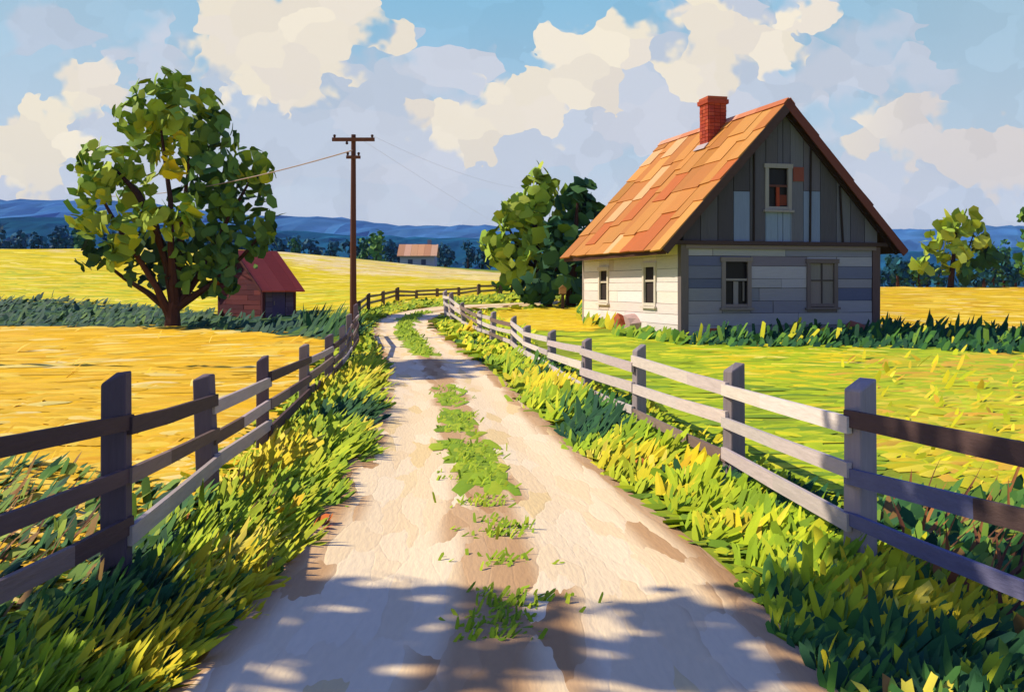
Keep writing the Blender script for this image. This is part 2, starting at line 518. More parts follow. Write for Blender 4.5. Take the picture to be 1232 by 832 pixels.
# ------------------------------------------------------------------ road
def densify(a, n):
    a = np.array(a, float)
    s = np.concatenate([[0], np.cumsum(np.linalg.norm(np.diff(a, axis=0), axis=1))])
    t = np.linspace(0, s[-1], n)
    return np.stack([np.interp(t, s, a[:, i]) for i in range(a.shape[1])], 1), t


def road_curves():
    a = G(*np.array(road_L).T); b = G(*np.array(road_R).T)
    k = np.arange(len(a)); kk = np.linspace(0, len(a) - 1, 260)
    A = np.stack([np.interp(kk, k, a[:, i]) for i in range(2)], 1); B = np.stack([np.interp(kk, k, b[:, i]) for i in range(2)], 1)
    for q in (A, B):                       # smooth the measured polyline
        for _ in range(40):
            q[1:-1] = 0.25 * q[:-2] + 0.5 * q[1:-1] + 0.25 * q[2:]
    return A, B


RA, RB = road_curves()


def road_mat():
    m = bpy.data.materials.new('dirt_road'); m.use_nodes = True
    nt = NT(m.node_tree)
    uv = nt.n('ShaderNodeUVMap', uv_map='UVMap')       # u across 0..1, v metres along
    sep = nt.n('ShaderNodeSeparateXYZ'); nt.l(uv.outputs[0], sep.inputs[0])
    u = sep.outputs[0]
    mp = nt.n('ShaderNodeMapping'); nt.l(uv.outputs[0], mp.inputs[0]); mp.inputs['Scale'].default_value = (15, 1.1, 1)
    nz = nt.n('ShaderNodeTexNoise'); nt.l(mp.outputs[0], nz.inputs['Vector']); nz.inputs['Scale'].default_value = 0.8; nz.inputs['Detail'].default_value = 3
    v = nt.vmath('ADD', mp.outputs[0], nt.vmath('SCALE', nt.vmath('SUBTRACT', nz.outputs['Color'], (.5, .5, .5)), 1.6))
    vo = nt.n('ShaderNodeTexVoronoi', voronoi_dimensions='2D'); nt.l(v, vo.inputs['Vector']); vo.inputs['Scale'].default_value = 1
    vd = nt.n('ShaderNodeTexVoronoi', voronoi_dimensions='2D', feature='DISTANCE_TO_EDGE'); nt.l(v, vd.inputs['Vector']); vd.inputs['Scale'].default_value = 1
    sp = nt.n('ShaderNodeSeparateColor'); nt.l(vo.outputs['Color'], sp.inputs[0])
    du = nt.math('ADD', u, nt.math('MULTIPLY', nt.math('SUBTRACT', sp.outputs[2], 0.5), 0.10))
    # wheel tracks: two pale worn lanes, browner crown and edges
    dc = nt.math('ABSOLUTE', nt.math('SUBTRACT', du, 0.5))
    lane = nt.math('SUBTRACT', 1.0, nt.math('DIVIDE', nt.math('ABSOLUTE', nt.math('SUBTRACT', dc, 0.25)), 0.25))
    lanef = nt.step(lane, 0.24, 0.52)
    def rgb(s, k=1.0): return tuple(float(x) * k for x in hx(s))
    pale = nt.mix(sp.outputs[0], rgb('#edd2a2'), rgb('#f4dfb6'))
    pale = nt.mix(nt.step(sp.outputs[1], 0.80, 0.84), pale, rgb('#e8cc92'))
    brown = nt.mix(sp.outputs[0], rgb('#b98f60'), rgb('#d2ae80'))
    col = nt.mix(lanef, brown, pale)
    fine = nt.n('ShaderNodeTexNoise'); mp2 = nt.n('ShaderNodeMapping'); nt.l(uv.outputs[0], mp2.inputs[0]); mp2.inputs['Scale'].default_value = (90, 6, 1)
    nt.l(mp2.outputs[0], fine.inputs['Vector']); fine.inputs['Scale'].default_value = 1; fine.inputs['Detail'].default_value = 4
    col = nt.vmath('SCALE', col, nt.math('MULTIPLY_ADD', fine.outputs['Fac'], 0.16, 0.92))
    bs = nt.n('ShaderNodeBsdfPrincipled'); nt.l(col, bs.inputs['Base Color']); bs.inputs['Roughness'].default_value = 0.9; bs.inputs['Specular IOR Level'].default_value = 0.05
    hg = nt.math('ADD', nt.math('MULTIPLY', nt.step(vd.outputs['Distance'], 0.0, 0.08), 0.12), nt.math('ADD', nt.math('MULTIPLY', sp.outputs[1], 0.5), nt.math('MULTIPLY', fine.outputs['Fac'], 0.6)))
    bp = nt.n('ShaderNodeBump'); bp.inputs['Strength'].default_value = 0.45; bp.inputs['Distance'].default_value = 0.02
    nt.l(hg, bp.inputs['Height']); nt.l(bp.outputs[0], bs.inputs['Normal'])
    out = nt.n('ShaderNodeOutputMaterial'); nt.l(bs.outputs[0], out.inputs['Surface'])
    return m


def build_road():
    nu = 25
    t = np.linspace(0, 1, nu)
    XY = RA[:, None] * (1 - t)[None, :, None] + RB[:, None] * t[None, :, None]
    n = len(XY)
    mid = XY[:, nu // 2]; s = np.concatenate([[0], np.cumsum(np.linalg.norm(np.diff(mid, axis=0), axis=1))])
    z = H(XY[..., 0], XY[..., 1])
    prof = 0.035 - 0.02 * np.exp(-((np.abs(t - .5) - .25) / .1) ** 2)
    prof = np.where((t < 0.01) | (t > .99), 0.006, prof)
    z = z + prof[None] + 0.004
    V = np.concatenate([XY, z[..., None]], -1).reshape(-1, 3)
    idx = np.arange(n * nu).reshape(n, nu)
    Fq = np.stack([idx[:-1, :-1], idx[:-1, 1:], idx[1:, 1:], idx[1:, :-1]], -1).reshape(-1, 4)
    me = bpy.data.meshes.new('road'); me.from_pydata(V.tolist(), [], Fq.tolist())
    uvl = me.uv_layers.new(name='UVMap')
    UV = np.stack([np.broadcast_to(t[None], (n, nu)), np.broadcast_to(s[:, None], (n, nu))], -1).reshape(-1, 2)
    uvl.data.foreach_set('uv', UV[Fq.ravel()].astype(np.float32).ravel())
    me.materials.append(road_mat()); me.polygons.foreach_set('use_smooth', [True] * len(Fq))
    tag(link('road', me), 'pale twin-track dirt road winding away from the viewer', None, None, 'structure')


build_road()

# ------------------------------------------------------------------ hills
def hill(name, prof, Y, depth, pal, label):
    px = np.array([p[0] for p in prof], float); py = np.array([p[1] for p in prof], float)
    xs = np.linspace(px[0], px[-1], 220); top = np.interp(xs, px, py)
    for _ in range(3): top[1:-1] = .25 * top[:-2] + .5 * top[1:-1] + .25 * top[2:]
    top += np.interp(xs, xs[::3], rng.normal(0, 1.0, len(xs[::3])))
    X = (xs - CX) / F * Y; ht = EYE + (HY - top) / F * Y
    rows = np.linspace(-1, 1, 25); V = []; 
    for r in rows:
        k = math.cos(r * math.pi / 2) ** 0.7 if abs(r) < 1 else 0
        for x, z in zip(X, ht):
            V.append((x, Y + r * depth + rng.normal(0, depth * 0.015), -14 + (z + 14) * k * (1 + (0 if r == 0 else rng.normal(0, .012)))))
    n, m = len(rows), len(xs); idx = np.arange(n * m).reshape(n, m)
    Fq = np.stack([idx[:-1, :-1], idx[:-1, 1:], idx[1:, 1:], idx[1:, :-1]], -1).reshape(-1, 4)
    me = bpy.data.meshes.new(name); me.from_pydata(V, [], Fq.tolist())
    C = pick(pal, len(V))
    at = me.color_attributes.new('Col', 'FLOAT_COLOR', 'POINT')
    at.data.foreach_set('color', np.concatenate([C, np.ones((len(C), 1))], 1).astype(np.float32).ravel())
    me.materials.append(M_HILL)
    tag(link(name, me), label, None, None, 'structure')


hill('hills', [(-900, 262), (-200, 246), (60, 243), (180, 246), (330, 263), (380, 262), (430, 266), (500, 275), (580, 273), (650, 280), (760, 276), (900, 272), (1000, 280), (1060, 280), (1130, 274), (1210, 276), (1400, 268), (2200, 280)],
     1500, 500, [('#3c6d9e', 1), ('#356594', 1), ('#4577a6', .6)], 'long forested hills along the horizon, coloured haze blue')  # base colours already hold the blue of distance haze
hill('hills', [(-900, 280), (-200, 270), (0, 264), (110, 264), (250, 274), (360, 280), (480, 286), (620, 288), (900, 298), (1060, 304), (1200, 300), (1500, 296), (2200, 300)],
     620, 160, [('#174a6a', 1), ('#1c546e', .8), ('#22607e', .4)], 'lower wooded rise in front of the hills, coloured dark haze blue')

# ------------------------------------------------------------------ vegetation strokes
def sample(poly, n, pad=0):
    xs = [p[0] for p in poly]; ys = [p[1] for p in poly]
    out = []
    tot = 0
    while tot < n:
        x = rng.uniform(min(xs), max(xs), n * 2); y = rng.uniform(min(ys), max(ys), n * 2)
        k = inside(poly, x, y)
        out.append(np.stack([x[k], y[k]], 1)); tot += k.sum()
    return np.concatenate(out)[:n]


def off_road(p, margin=0.0):
    poly = np.concatenate([RA, RB[::-1]])
    return ~inside(poly.tolist(), p[:, 0], p[:, 1])


def up(n):
    return np.tile(np.array([0., 0., 1.]), (n, 1))


def slope_n(p):
    e = np.maximum(.3, p[:, 1] * .02)
    gx = (H(p[:, 0] + e, p[:, 1]) - H(p[:, 0] - e, p[:, 1])) / (2 * e); gy = (H(p[:, 0], p[:, 1] + e) - H(p[:, 0], p[:, 1] - e)) / (2 * e)
    return nrm(np.stack([-gx, -gy, np.ones(len(p))], 1))


def lay(D, poly, n, lpx, wpx, pal, tilt=0.35, lmin=.05, lmax=4, lift=.02, ang=None, keep_road=False):
    """broad strokes lying on a field"""
    q = sample(poly, n); p = G(q[:, 0], q[:, 1])
    if not keep_road: p = p[off_road(p)]
    N = len(p); Y = p[:, 1]
    L = np.clip(lpx * Y / F * rng.uniform(.5, 1.4, N), lmin, lmax); W = np.clip(wpx * Y / F * rng.uniform(.6, 1.4, N), lmin * .4, lmax)
    th = rng.normal(0, .5, N) if ang is None else rng.normal(ang[0], ang[1], N)
    t = np.stack([np.cos(th), np.sin(th), np.zeros(N)], 1)
    nn = slope_n(p) + rng.normal(0, tilt * .05, (N, 3)) * np.array([1, 1, 0])
    t = nrm(t - nn * (t * nn).sum(1, keepdims=True))
    c = p + np.stack([np.zeros(N), np.zeros(N), .012 + lift * rng.uniform(0, .12, N) + W * .012 + Y * .0005], 1)
    D.add(c, t, nn, L, W, pick(pal, N, v=.07), KNIFE, 0.0, cup=0)
    v = D.V[-1].reshape(N, 8, 3)                     # each stroke is a low mat of stems: rim on the soil, middle raised
    v[..., 2] = H(v[..., 0], v[..., 1]) + rng.uniform(-.006, .004, (N, 8)) + np.array([0] * 7 + [1]) * (.014 + W[:, None] * .035 + lift * .1) + rng.uniform(0, .012, (N, 1))
    D.V[-1] = v.reshape(-1, 3)


def stand(D, p, Lm, Wm, pal, lean=.35, shape=BLADE, spread=.0, droop=.35, cols=None, face=(-.5, -.45, .62)):
    """upright blades rooted at p"""
    N = len(p)
    if N == 0: return
    th = rng.uniform(0, 2 * math.pi, N)
    t = np.stack([np.cos(th) * lean * rng.uniform(0, 1, N), np.sin(th) * lean * rng.uniform(0, 1, N), np.ones(N)], 1)
    nn = nrm(np.array(face) + rng.normal(0, .24, (N, 3)))     # most blades turn their broad side up and to the sun
    t = nrm(t - nn * (t * nn).sum(1, keepdims=True))
    L = Lm * rng.uniform(.6, 1.25, N); W = Wm * rng.uniform(.6, 1.3, N)
    D.add(p - np.array([0, 0, .02]), t, nn, L, W, pick(pal, N) if cols is None else cols, shape, droop * rng.uniform(0, 1, N))


GOLD = [('#ecbe26', 4), ('#e6b422', 3), ('#f0ca44', 2.5), ('#f2d670', 1.2), ('#e0aa22', .6), ('#eaba2c', 3)]
YEL = [('#e8d020', 4), ('#dcc616', 3), ('#f0dc48', 2), ('#c6c020', 1.4), ('#f4e06c', .8)]
LIME = [('#b4c61e', 4), ('#a2b81c', 3), ('#cdd02a', 2), ('#8ea61e', 1.6), ('#dcd628', 1)]
MEAD = [('#86a020', 3), ('#a8b41c', 3), ('#6c8c22', 2), ('#c2c424', 1.5)]
DARK = [('#2c5a30', 3), ('#245030', 2), ('#3c6a2c', 2), ('#1e4630', 1.4), ('#4c7a2a', 1)]
CREAM = [('#ecd488', 3), ('#e6c870', 2), ('#f2e0a4', 1.4), ('#e0c040', 1)]
DRY = [('#8a5a34', 2), ('#6e4630', 2), ('#a06c38', 1), ('#5c3c2c', 1)]


def noise2(x, y, s, seed=0):
    return (np.sin(x * s * 1.7 + seed) * np.cos(y * s * 1.3 - seed * 2) + np.sin((x + y) * s * .9 + seed * 3) + np.cos((x - 1.7 * y) * s * .6 - seed)) / 3


def fields():
    D = Dabs()
    lay(D, Z['farL'], 2600, 60, 9, YEL, .2, lmax=9)
    lay(D, [(-700, 330), (60, 325), (300, 345), (430, 350), (430, 374), (345, 378), (60, 360), (-700, 366)], 700, 44, 10, [('#d2cc18', 3), ('#b8bc1c', 2), ('#e2d428', 2)], .2, lmax=6)
    lay(D, Z['cream'], 420, 80, 7, CREAM, .15, lmax=9)
    lay(D, [(60, 295), (330, 303), (330, 312), (60, 305)], 90, 50, 6, CREAM, .2, lmax=8)
    tag(D.build('meadow', M_GRASS), 'yellow flowering meadow rising to the far treeline', 'field', None, 'stuff')
    D = Dabs()
    lay(D, Z['farR'], 2200, 50, 11, [('#ecc41e', 4), ('#e0b018', 3), ('#f2d24c', 1.4), ('#f4dc80', .6)], .2, lmax=6)
    lay(D, Z['midR'], 700, 44, 11, [('#e6c61c', 4), ('#d8b418', 3), ('#f0d24a', 1.2)], .2, lmax=4)
    tag(D.build('meadow', M_GRASS), 'deep yellow meadow behind and beside the old house', 'field', None, 'stuff')
    # the golden crop behind the left fence: broad leaning swathes with ears among them
    D = Dabs()
    lay(D, Z['gold'], 3600, 80, 24, GOLD, .5, lmax=3.6, lift=.16, ang=(.25, .6))
    q = sample(Z['gold'], 420); p = G(q[:, 0], q[:, 1]); k = noise2(p[:, 0] * 1.0, p[:, 1] * .5, .8, 2.0) > .1; q = q[k]
    for x_, y_ in q[:90]:
        lay(D, [(x_ - 40, y_ - 5), (x_ + 40, y_ - 5), (x_ + 30, y_ + 6), (x_ - 30, y_ + 6)], 4, 60, 20, [('#f2d884', 2), ('#f0cf62', 2), ('#ecc650', 2)], .5, lmax=2.6, lift=.2, ang=(.6, .6))
    q = sample(Z['gold'], 700); p = G(q[:, 0], q[:, 1]); p = p[off_road(p)]
    Y = p[:, 1]
    stand(D, p, np.clip(20 * Y / F, .14, .5), np.clip(4.5 * Y / F, .02, .14), GOLD, .9, BLADE, droop=.4, face=(-.5, -.3, .8))
    tag(D.build('wheat', M_GRASS), 'golden wheat field behind the left fence', 'crop', None, 'stuff')
    # lawn before the house and the yellow grass right of it
    D = Dabs()
    lay(D, Z['lawn'], 3200, 80, 18, LIME, .25, lmax=3.4)
    lay(D, [(690, 428), (860, 450), (1030, 462), (1060, 600), (890, 570), (760, 505), (690, 470)], 420, 80, 20, LIME + [('#7c9c26', 2)], .25, lmax=2)
    lay(D, [(760, 405), (1060, 412), (1060, 425), (860, 428)], 160, 60, 11, YEL, .25, lmax=2.4)
    lay(D, [(860, 425), (1040, 425), (1040, 470), (900, 460)], 60, 90, 20, YEL, .25, lmax=3)
    tag(D.build('lawn', M_GRASS), 'lime green grass between the right fence and the house', 'grass', None, 'stuff')
    D = Dabs()
    G2 = [('#c8c01e', 3), ('#d4b82a', 1.8), ('#b2b81e', 3), ('#d8ac36', .8), ('#dccc38', 1.2)]
    lay(D, Z['goldR'], 2200, 80, 26, G2, .5, lmax=2.0, lift=.14, ang=(.5, .7))
    q = sample(Z['goldR'], 1000); p = G(q[:, 0], q[:, 1]); p = p[off_road(p)]; Y = p[:, 1]
    stand(D, p, np.clip(24 * Y / F, .12, .4), np.clip(6 * Y / F, .025, .12), G2, .8, BLADE, droop=.4, face=(-.5, -.35, .7))
    tag(D.build('tall_grass', M_GRASS), 'yellow tall grass behind the right fence', 'grass', None, 'stuff')


fields()


def verges():
    D = Dabs(); DD = Dabs(); DR = Dabs()
    n = len(RA)
    mid = (RA + RB) / 2; s = np.concatenate([[0], np.cumsum(np.linalg.norm(np.diff(mid, axis=0), axis=1))])
    def verge(edge, other, width, N, y_lo=2.5, y_hi=60, inner=-.06):
        # more blades near the viewer, where they show larger
        k = rng.random(N); Yt = np.exp(np.log(y_lo) + k * (np.log(y_hi) - np.log(y_lo)))
        i = np.array([np.argmin(np.abs(edge[:, 1] - a)) for a in Yt])
        e = edge[i]; o = other[i]
        out = nrm(e - o)
        w = inner + rng.random(N) ** .8 * width
        xy = e + out * w[:, None] + rng.normal(0, .05, (N, 2)); xy[:, 1] += rng.normal(0, .25, N) * np.clip(Yt / 12, .2, 2)
        return np.concatenate([xy, H(xy[:, 0], xy[:, 1])[:, None]], 1), w
    for (edge, other, width, seed) in ((RA, RB, 1.15, 1.0), (RB, RA, 1.45, 4.0)):
        p, w = verge(edge, other, width, 1000)
        Y = np.maximum(p[:, 1], 2.5)
        nz = noise2(p[:, 0], p[:, 1] * .55, 1.7, seed); nz2 = noise2(p[:, 0], p[:, 1] * .6, 1.3, seed + 7)
        dark = (nz < (-.46 if seed < 2 else -.26)) | ((p[:, 1] < (4.0 if seed < 2 else 5.2)) & (rng.random(len(p)) < .75))  # nearest clumps mostly dark too: tree shade put into their colour
        yel = ~dark & (nz2 > .12)
        Lp = [('#a4b81e', 4), ('#90ac20', 3), ('#bcc426', 2.4), ('#7a9a22', 2.4), ('#ccc42a', .8)]
        Yp = [('#d8c424', 3), ('#c8be22', 2), ('#e4d04a', .8), ('#aeb824', 2)]
        cc = np.where(dark[:, None], pick(DARK, len(p)), np.where(yel[:, None], pick(Yp, len(p)), pick(Lp, len(p))))
        nb = 14; q = np.repeat(p, nb, 0); n_ = len(q); Yq = np.repeat(Y, nb)
        size = np.where(Yq > 24, .22, np.clip(.16 + .021 * Yq, .18, .45)) * np.repeat(np.where(w > .8, .62, np.clip(.6 + w, .55, .95)) * rng.uniform(.75, 1.2, len(p)), nb)
        ang = rng.uniform(0, 2 * math.pi, n_); rad = np.sqrt(rng.random(n_))
        off = np.stack([np.cos(ang), np.sin(ang)], 1) * (rad * size * .38)[:, None]
        q = q + np.concatenate([off, np.zeros((n_, 1))], 1)
        c_ = np.repeat(cc, nb, 0) * rng.uniform(.88, 1.12, (n_, 1))
        t = np.stack([off[:, 0] / size * 1.9, off[:, 1] / size * 1.9, np.ones(n_)], 1) + rng.normal(0, .12, (n_, 3))
        dk = np.repeat(dark, nb)
        for m, tgt in ((~dk, D), (dk, DD)):
            k = int(m.sum()); nn = nrm(np.array((-.5, -.45, .62)) + rng.normal(0, .16, (k, 3))); tt = nrm(t[m] - nn * (t[m] * nn).sum(1, keepdims=True))
            L_ = size[m] * rng.uniform(.65, 1.3, k); W_ = size[m] * rng.uniform(.12, .29, k); rt = q[m] - np.array([0, 0, .02]); cm = c_[m]; st = rng.random(k) < .35
            for sel, shp in ((st, STROKE), (~st, BLADE)):
                tgt.add(rt[sel], tt[sel], nn[sel], L_[sel], W_[sel], cm[sel], shp, .3 * rng.random(int(sel.sum())), jitter=.15)
        # short ground-hugging strokes so no bare soil shows
        p, w = verge(edge, other, width + .3, 3500)
        Y = np.maximum(p[:, 1], 2.5); N = len(p)
        th = rng.uniform(0, 6.28, N)
        t = np.stack([np.cos(th), np.sin(th), np.zeros(N)], 1); nn = up(N) + rng.normal(0, .35, (N, 3))
        D.add(p + np.array([0, 0, .03]), t, nn, np.clip(.03 * Y, .1, .6) * rng.uniform(.6, 1.2, N), np.clip(.012 * Y, .05, .3), pick(MEAD, N), KNIFE, .1)
    # far verge round the bend
    q = sample([(430, 376), (470, 366), (540, 359), (620, 354), (640, 360), (560, 366), (500, 371), (455, 384), (442, 400), (452, 430), (432, 430), (425, 395)], 900); p = G(q[:, 0], q[:, 1]); p = p[off_road(p)]
    Y = p[:, 1]; stand(D, p, np.full(len(p), .3), np.full(len(p), .22), MEAD + [('#a4b020', 2)], .8, BLADE)
    q = sample([(520, 392), (545, 378), (585, 378), (640, 398), (640, 430), (590, 440), (545, 412)], 900); p = G(q[:, 0], q[:, 1]); p = p[off_road(p)]
    stand(D, p, np.full(len(p), .26), np.full(len(p), .18), LIME + [('#e0cc28', 2)], .8, BLADE)
    # grass crown between the wheel tracks
    c = 0.5
    for (v0, v1, dens) in ((5.1, 5.9, 70), (6.4, 6.7, 20), (7.2, 7.7, 44), (8.2, 8.6, 24), (9.0, 11.6, 170), (12.2, 14.6, 90), (15.4, 18.2, 70), (26, 40, 400), (40, 47, 160)):
        N = dens
        Yt = rng.uniform(v0, v1, N); i = np.array([np.argmin(np.abs(mid[:, 1] - a)) for a in Yt])
        wd = np.linalg.norm(RA[i] - RB[i], axis=1)
        xy = mid[i] + nrm(RB[i] - RA[i]) * (rng.normal(0, .042 if v0 < 8.8 else .05, N) * wd)[:, None]; xy[:, 1] += Yt - mid[i][:, 1]
        p = np.concatenate([xy, (H(xy[:, 0], xy[:, 1]) + .035)[:, None]], 1)
        CR = [('#94ae22', 3), ('#7e9a20', 3), ('#a8b828', 2)]
        kk = 1.0 if v0 < 20 else 2
        if v0 > 8.8:
            g = rng.choice(N, max(6, N // 3), replace=False); pm = p[g]; ng = len(g)
            th = np.arctan2(*(mid[np.minimum(i + 2, n - 1)] - mid[np.maximum(i - 2, 0)]).T[::-1])[g] + rng.normal(0, .15, ng)
            t = np.stack([np.cos(th), np.sin(th), np.zeros(ng)], 1)
            D.add(pm + np.array([0, 0, .012]), t, up(ng), rng.uniform(.4, .9, ng) * kk, rng.uniform(.10, .2, ng) * kk, pick(CR, ng), KNIFE, 0.0, cup=0, jitter=.16)
            v = D.V[-1].reshape(ng, 8, 3); v[..., 2] = H(v[..., 0], v[..., 1]) + .036 + np.array([0] * 7 + [1]) * .02 + rng.uniform(0, .008, (ng, 1)); D.V[-1] = v.reshape(-1, 3)
        q = np.repeat(p, 3, 0) + np.concatenate([rng.normal(0, .05, (3 * N, 2)), np.zeros((3 * N, 1))], 1)
        stand(D, q, np.full(3 * N, .10 if v0 < 20 else .17), np.full(3 * N, .024 if v0 < 20 else .08), CR, 1.0, STROKE, face=(-.35, -.5, .7))
    tag(D.build('verge_grass', M_GRASS), 'lime and yellow grass along both road verges and the road crown', 'grass', None, 'stuff')
    for poly, pal in (([(640, 418), (720, 440), (860, 470), (1020, 520), (1200, 570), (1500, 660), (1500, 800), (1040, 700), (890, 605), (772, 535), (700, 485), (645, 450)], LIME + [('#5c8a2a', 2), ('#3c6e2e', 2), ('#cfc62a', 1)]),
                      ([(-300, 640), (130, 600), (300, 520), (380, 460), (392, 480), (318, 565), (250, 615), (135, 705), (-200, 830)], [('#a89a24', 2), ('#7c8c28', 2), ('#c8a420', 3), ('#4c6c2c', 1.5)])):
        q = sample(poly, 2400); p = G(q[:, 0], q[:, 1]); p = p[off_road(p)]; Y = p[:, 1]
        stand(D, p, np.clip(.10 + .014 * Y, .12, .36), np.clip(.018 + .006 * Y, .03, .14), pal, .7, BLADE, droop=.5)
    # foreground corners: grass coloured dark for the tree shade, and reddish dry stalks
    for poly in ([(-300, 560), (60, 560), (240, 600), (320, 700), (290, 800), (170, 860), (-300, 980)], [(1060, 610), (1250, 590), (1550, 620), (1550, 980), (1040, 880), (960, 790), (900, 720)]):
        q = sample(poly, 2600); p = G(q[:, 0], q[:, 1]); p = p[off_road(p)]
        Y = p[:, 1]
        stand(DD, p, np.clip(.02 + .03 * Y, .1, .30), np.clip(.014 * Y, .04, .10), [(c_, w_ * .5) for c_, w_ in DARK] + [('#4f7a34', 3), ('#6c8c34', 3), ('#94a440', 1.6), ('#8a6a3a', .9), ('#3a6a3c', 2)], .6, BLADE, droop=.5)
    tag(DD.build('dark_and_shade_grass', M_GRASS), 'dark green grass in clumps beside the road, and shade-coloured grass in the near corners', 'grass', None, 'stuff')
    q = np.concatenate([sample([(-250, 600), (60, 570), (130, 640), (60, 700), (-250, 760)], 130), sample([(1080, 600), (1250, 600), (1450, 700), (1200, 760), (1100, 700)], 90), sample([(250, 600), (330, 560), (340, 600), (280, 650)], 20)])
    p = G(q[:, 0], q[:, 1])
    stand(DR, p, np.full(len(p), .42), np.full(len(p), .035), DRY, .35, SPIKE, droop=.2)
    tag(DR.build('dry_stalks', M_GRASS), 'reddish brown dry stalks standing among the near grass', 'stalks', None, 'stuff')


verges()


def hedges():
    """dark green rough strips: under the tree and shed, beside the pole, and round the house foot, coloured dark for its shadow"""
    D = Dabs()
    q = sample(Z['strip'], 2600); p = G(q[:, 0], q[:, 1]); Y = p[:, 1]
    SP = [('#35583a', 3), ('#2a5040', 3), ('#46683a', 2), ('#23483c', 2), ('#5c7c38', 1)]
    stand(D, p, np.full(len(p), .55), np.full(len(p), .32), SP, .9, BLADE, droop=.4)
    lay(D, Z['strip'], 900, 40, 7, SP, .4, lmax=2.4, lift=.1)
    tag(D.build('rough_grass', M_GRASS), 'dark green rough grass strip under the big tree and the red shed', 'grass', None, 'stuff')
    D = Dabs()
    q = sample([(350, 392), (425, 396), (424, 412), (392, 408)], 160); p = G(q[:, 0], q[:, 1])
    stand(D, p, np.full(len(p), 1.15), np.full(len(p), .26), DARK, .2, SPIKE, droop=.1)
    tag(D.build('tall_weeds', M_GRASS), 'spiky dark green weeds beside the foot of the utility pole', 'weeds', None, 'stuff')
    D = Dabs()
    q = np.concatenate([sample([(822, 408), (1060, 403), (1240, 410), (1500, 416), (1500, 430), (1240, 428), (1060, 420), (900, 418), (822, 416)], 1300)]); p = G(q[:, 0], q[:, 1])
    stand(D, p, np.full(len(p), .36), np.full(len(p), .17), DARK, .6, BLADE, droop=.3)  # house shadow band coloured in with dark blades
    q = sample([(1056, 402), (1240, 408), (1240, 416), (1056, 408)], 130); p = G(q[:, 0], q[:, 1])
    stand(D, p, np.full(len(p), .85), np.full(len(p), .2), DARK, .45, SPIKE, droop=.1)
    q = sample([(735, 398), (820, 408), (820, 416), (735, 404)], 200); p = G(q[:, 0], q[:, 1])
    stand(D, p, np.full(len(p), .42), np.full(len(p), .2), [('#86a426', 3), ('#5e8a2a', 3), ('#a8b828', 1)], .6, BLADE)
    q = sample([(690, 372), (710, 376), (740, 398), (700, 392)], 120); p = G(q[:, 0], q[:, 1])
    stand(D, p, np.full(len(p), .6), np.full(len(p), .2), [('#d2c020', 3), ('#8ea426', 2), ('#5e8a2a', 1.5)], .5, BLADE)
    q = sample([(822, 408), (1060, 404), (1240, 411), (1240, 424), (1060, 416), (830, 416)], 90); p = np.repeat(G(q[:, 0], q[:, 1]), 4, 0); p[:, :2] += rng.normal(0, .12, (len(p), 2))
    stand(D, p, np.full(len(p), .62), np.full(len(p), .15), DARK + [('#6c9030', 2), ('#c8c42a', .8)], .35, STROKE, droop=.15)
    tag(D.build('border_grass', M_GRASS), 'grass along the foot of the old house, coloured dark for the house shadow in front', 'grass', None, 'stuff')


hedges()

# ------------------------------------------------------------------ plants that stand out of the verge
def clump(name, px, py, size, pal, n, label, cat, shape=BLADE, lean=.7, wide=.3, group=None):
    b = g1(px, py); D = Dabs()
    r = rng.normal(0, size * .28, (n, 2)); p = np.concatenate([r, np.zeros((n, 1))], 1)
    stand(D, p, np.full(n, size), np.full(n, size * wide), pal, lean, shape, droop=.3)
    o = D.build(name, M_GRASS); o.location = b
    tag(o, label, cat, group)


RUST = [('#c86a2a', 3), ('#b05a2c', 2), ('#d88a38', 1)]
YF = [('#e8cc1c', 3), ('#dcb81c', 2), ('#f0dc40', 1), ('#c2c020', 1)]
clump('dock_plant', 768, 572, .26, RUST, 9, 'rust orange leafy weed on the right verge below the third near post', 'weed', wide=.5)
clump('dock_plant', 378, 640, .20, RUST, 8, 'rust orange leafy weed at the left edge of the pale road', 'weed', wide=.5)
clump('dock_plant', 198, 640, .24, RUST, 7, 'rust orange leafy weed beside the nearest post of the left fence', 'weed', wide=.4)
clump('dock_plant', 1150, 715, .26, [('#8a5030', 2), ('#a0683a', 1)], 7, 'brown withered weed under the broken low rail at right', 'weed', wide=.25)
clump('flower_clump', 820, 582, .36, YF, 26, 'yellow flowering clump between the second and third posts of the right fence', 'flowers')
clump('flower_clump', 925, 655, .34, YF + LIME, 30, 'yellow green flowering clump at the foot of the second post of the right fence', 'flowers')
clump('flower_clump', 560, 402, .5, YF, 26, 'yellow flowering clump inside the road bend', 'flowers', lean=1.1)
clump('flower_clump', 325, 640, .30, LIME + YF, 24, 'lime and yellow flowering clump on the left verge by the road', 'flowers')

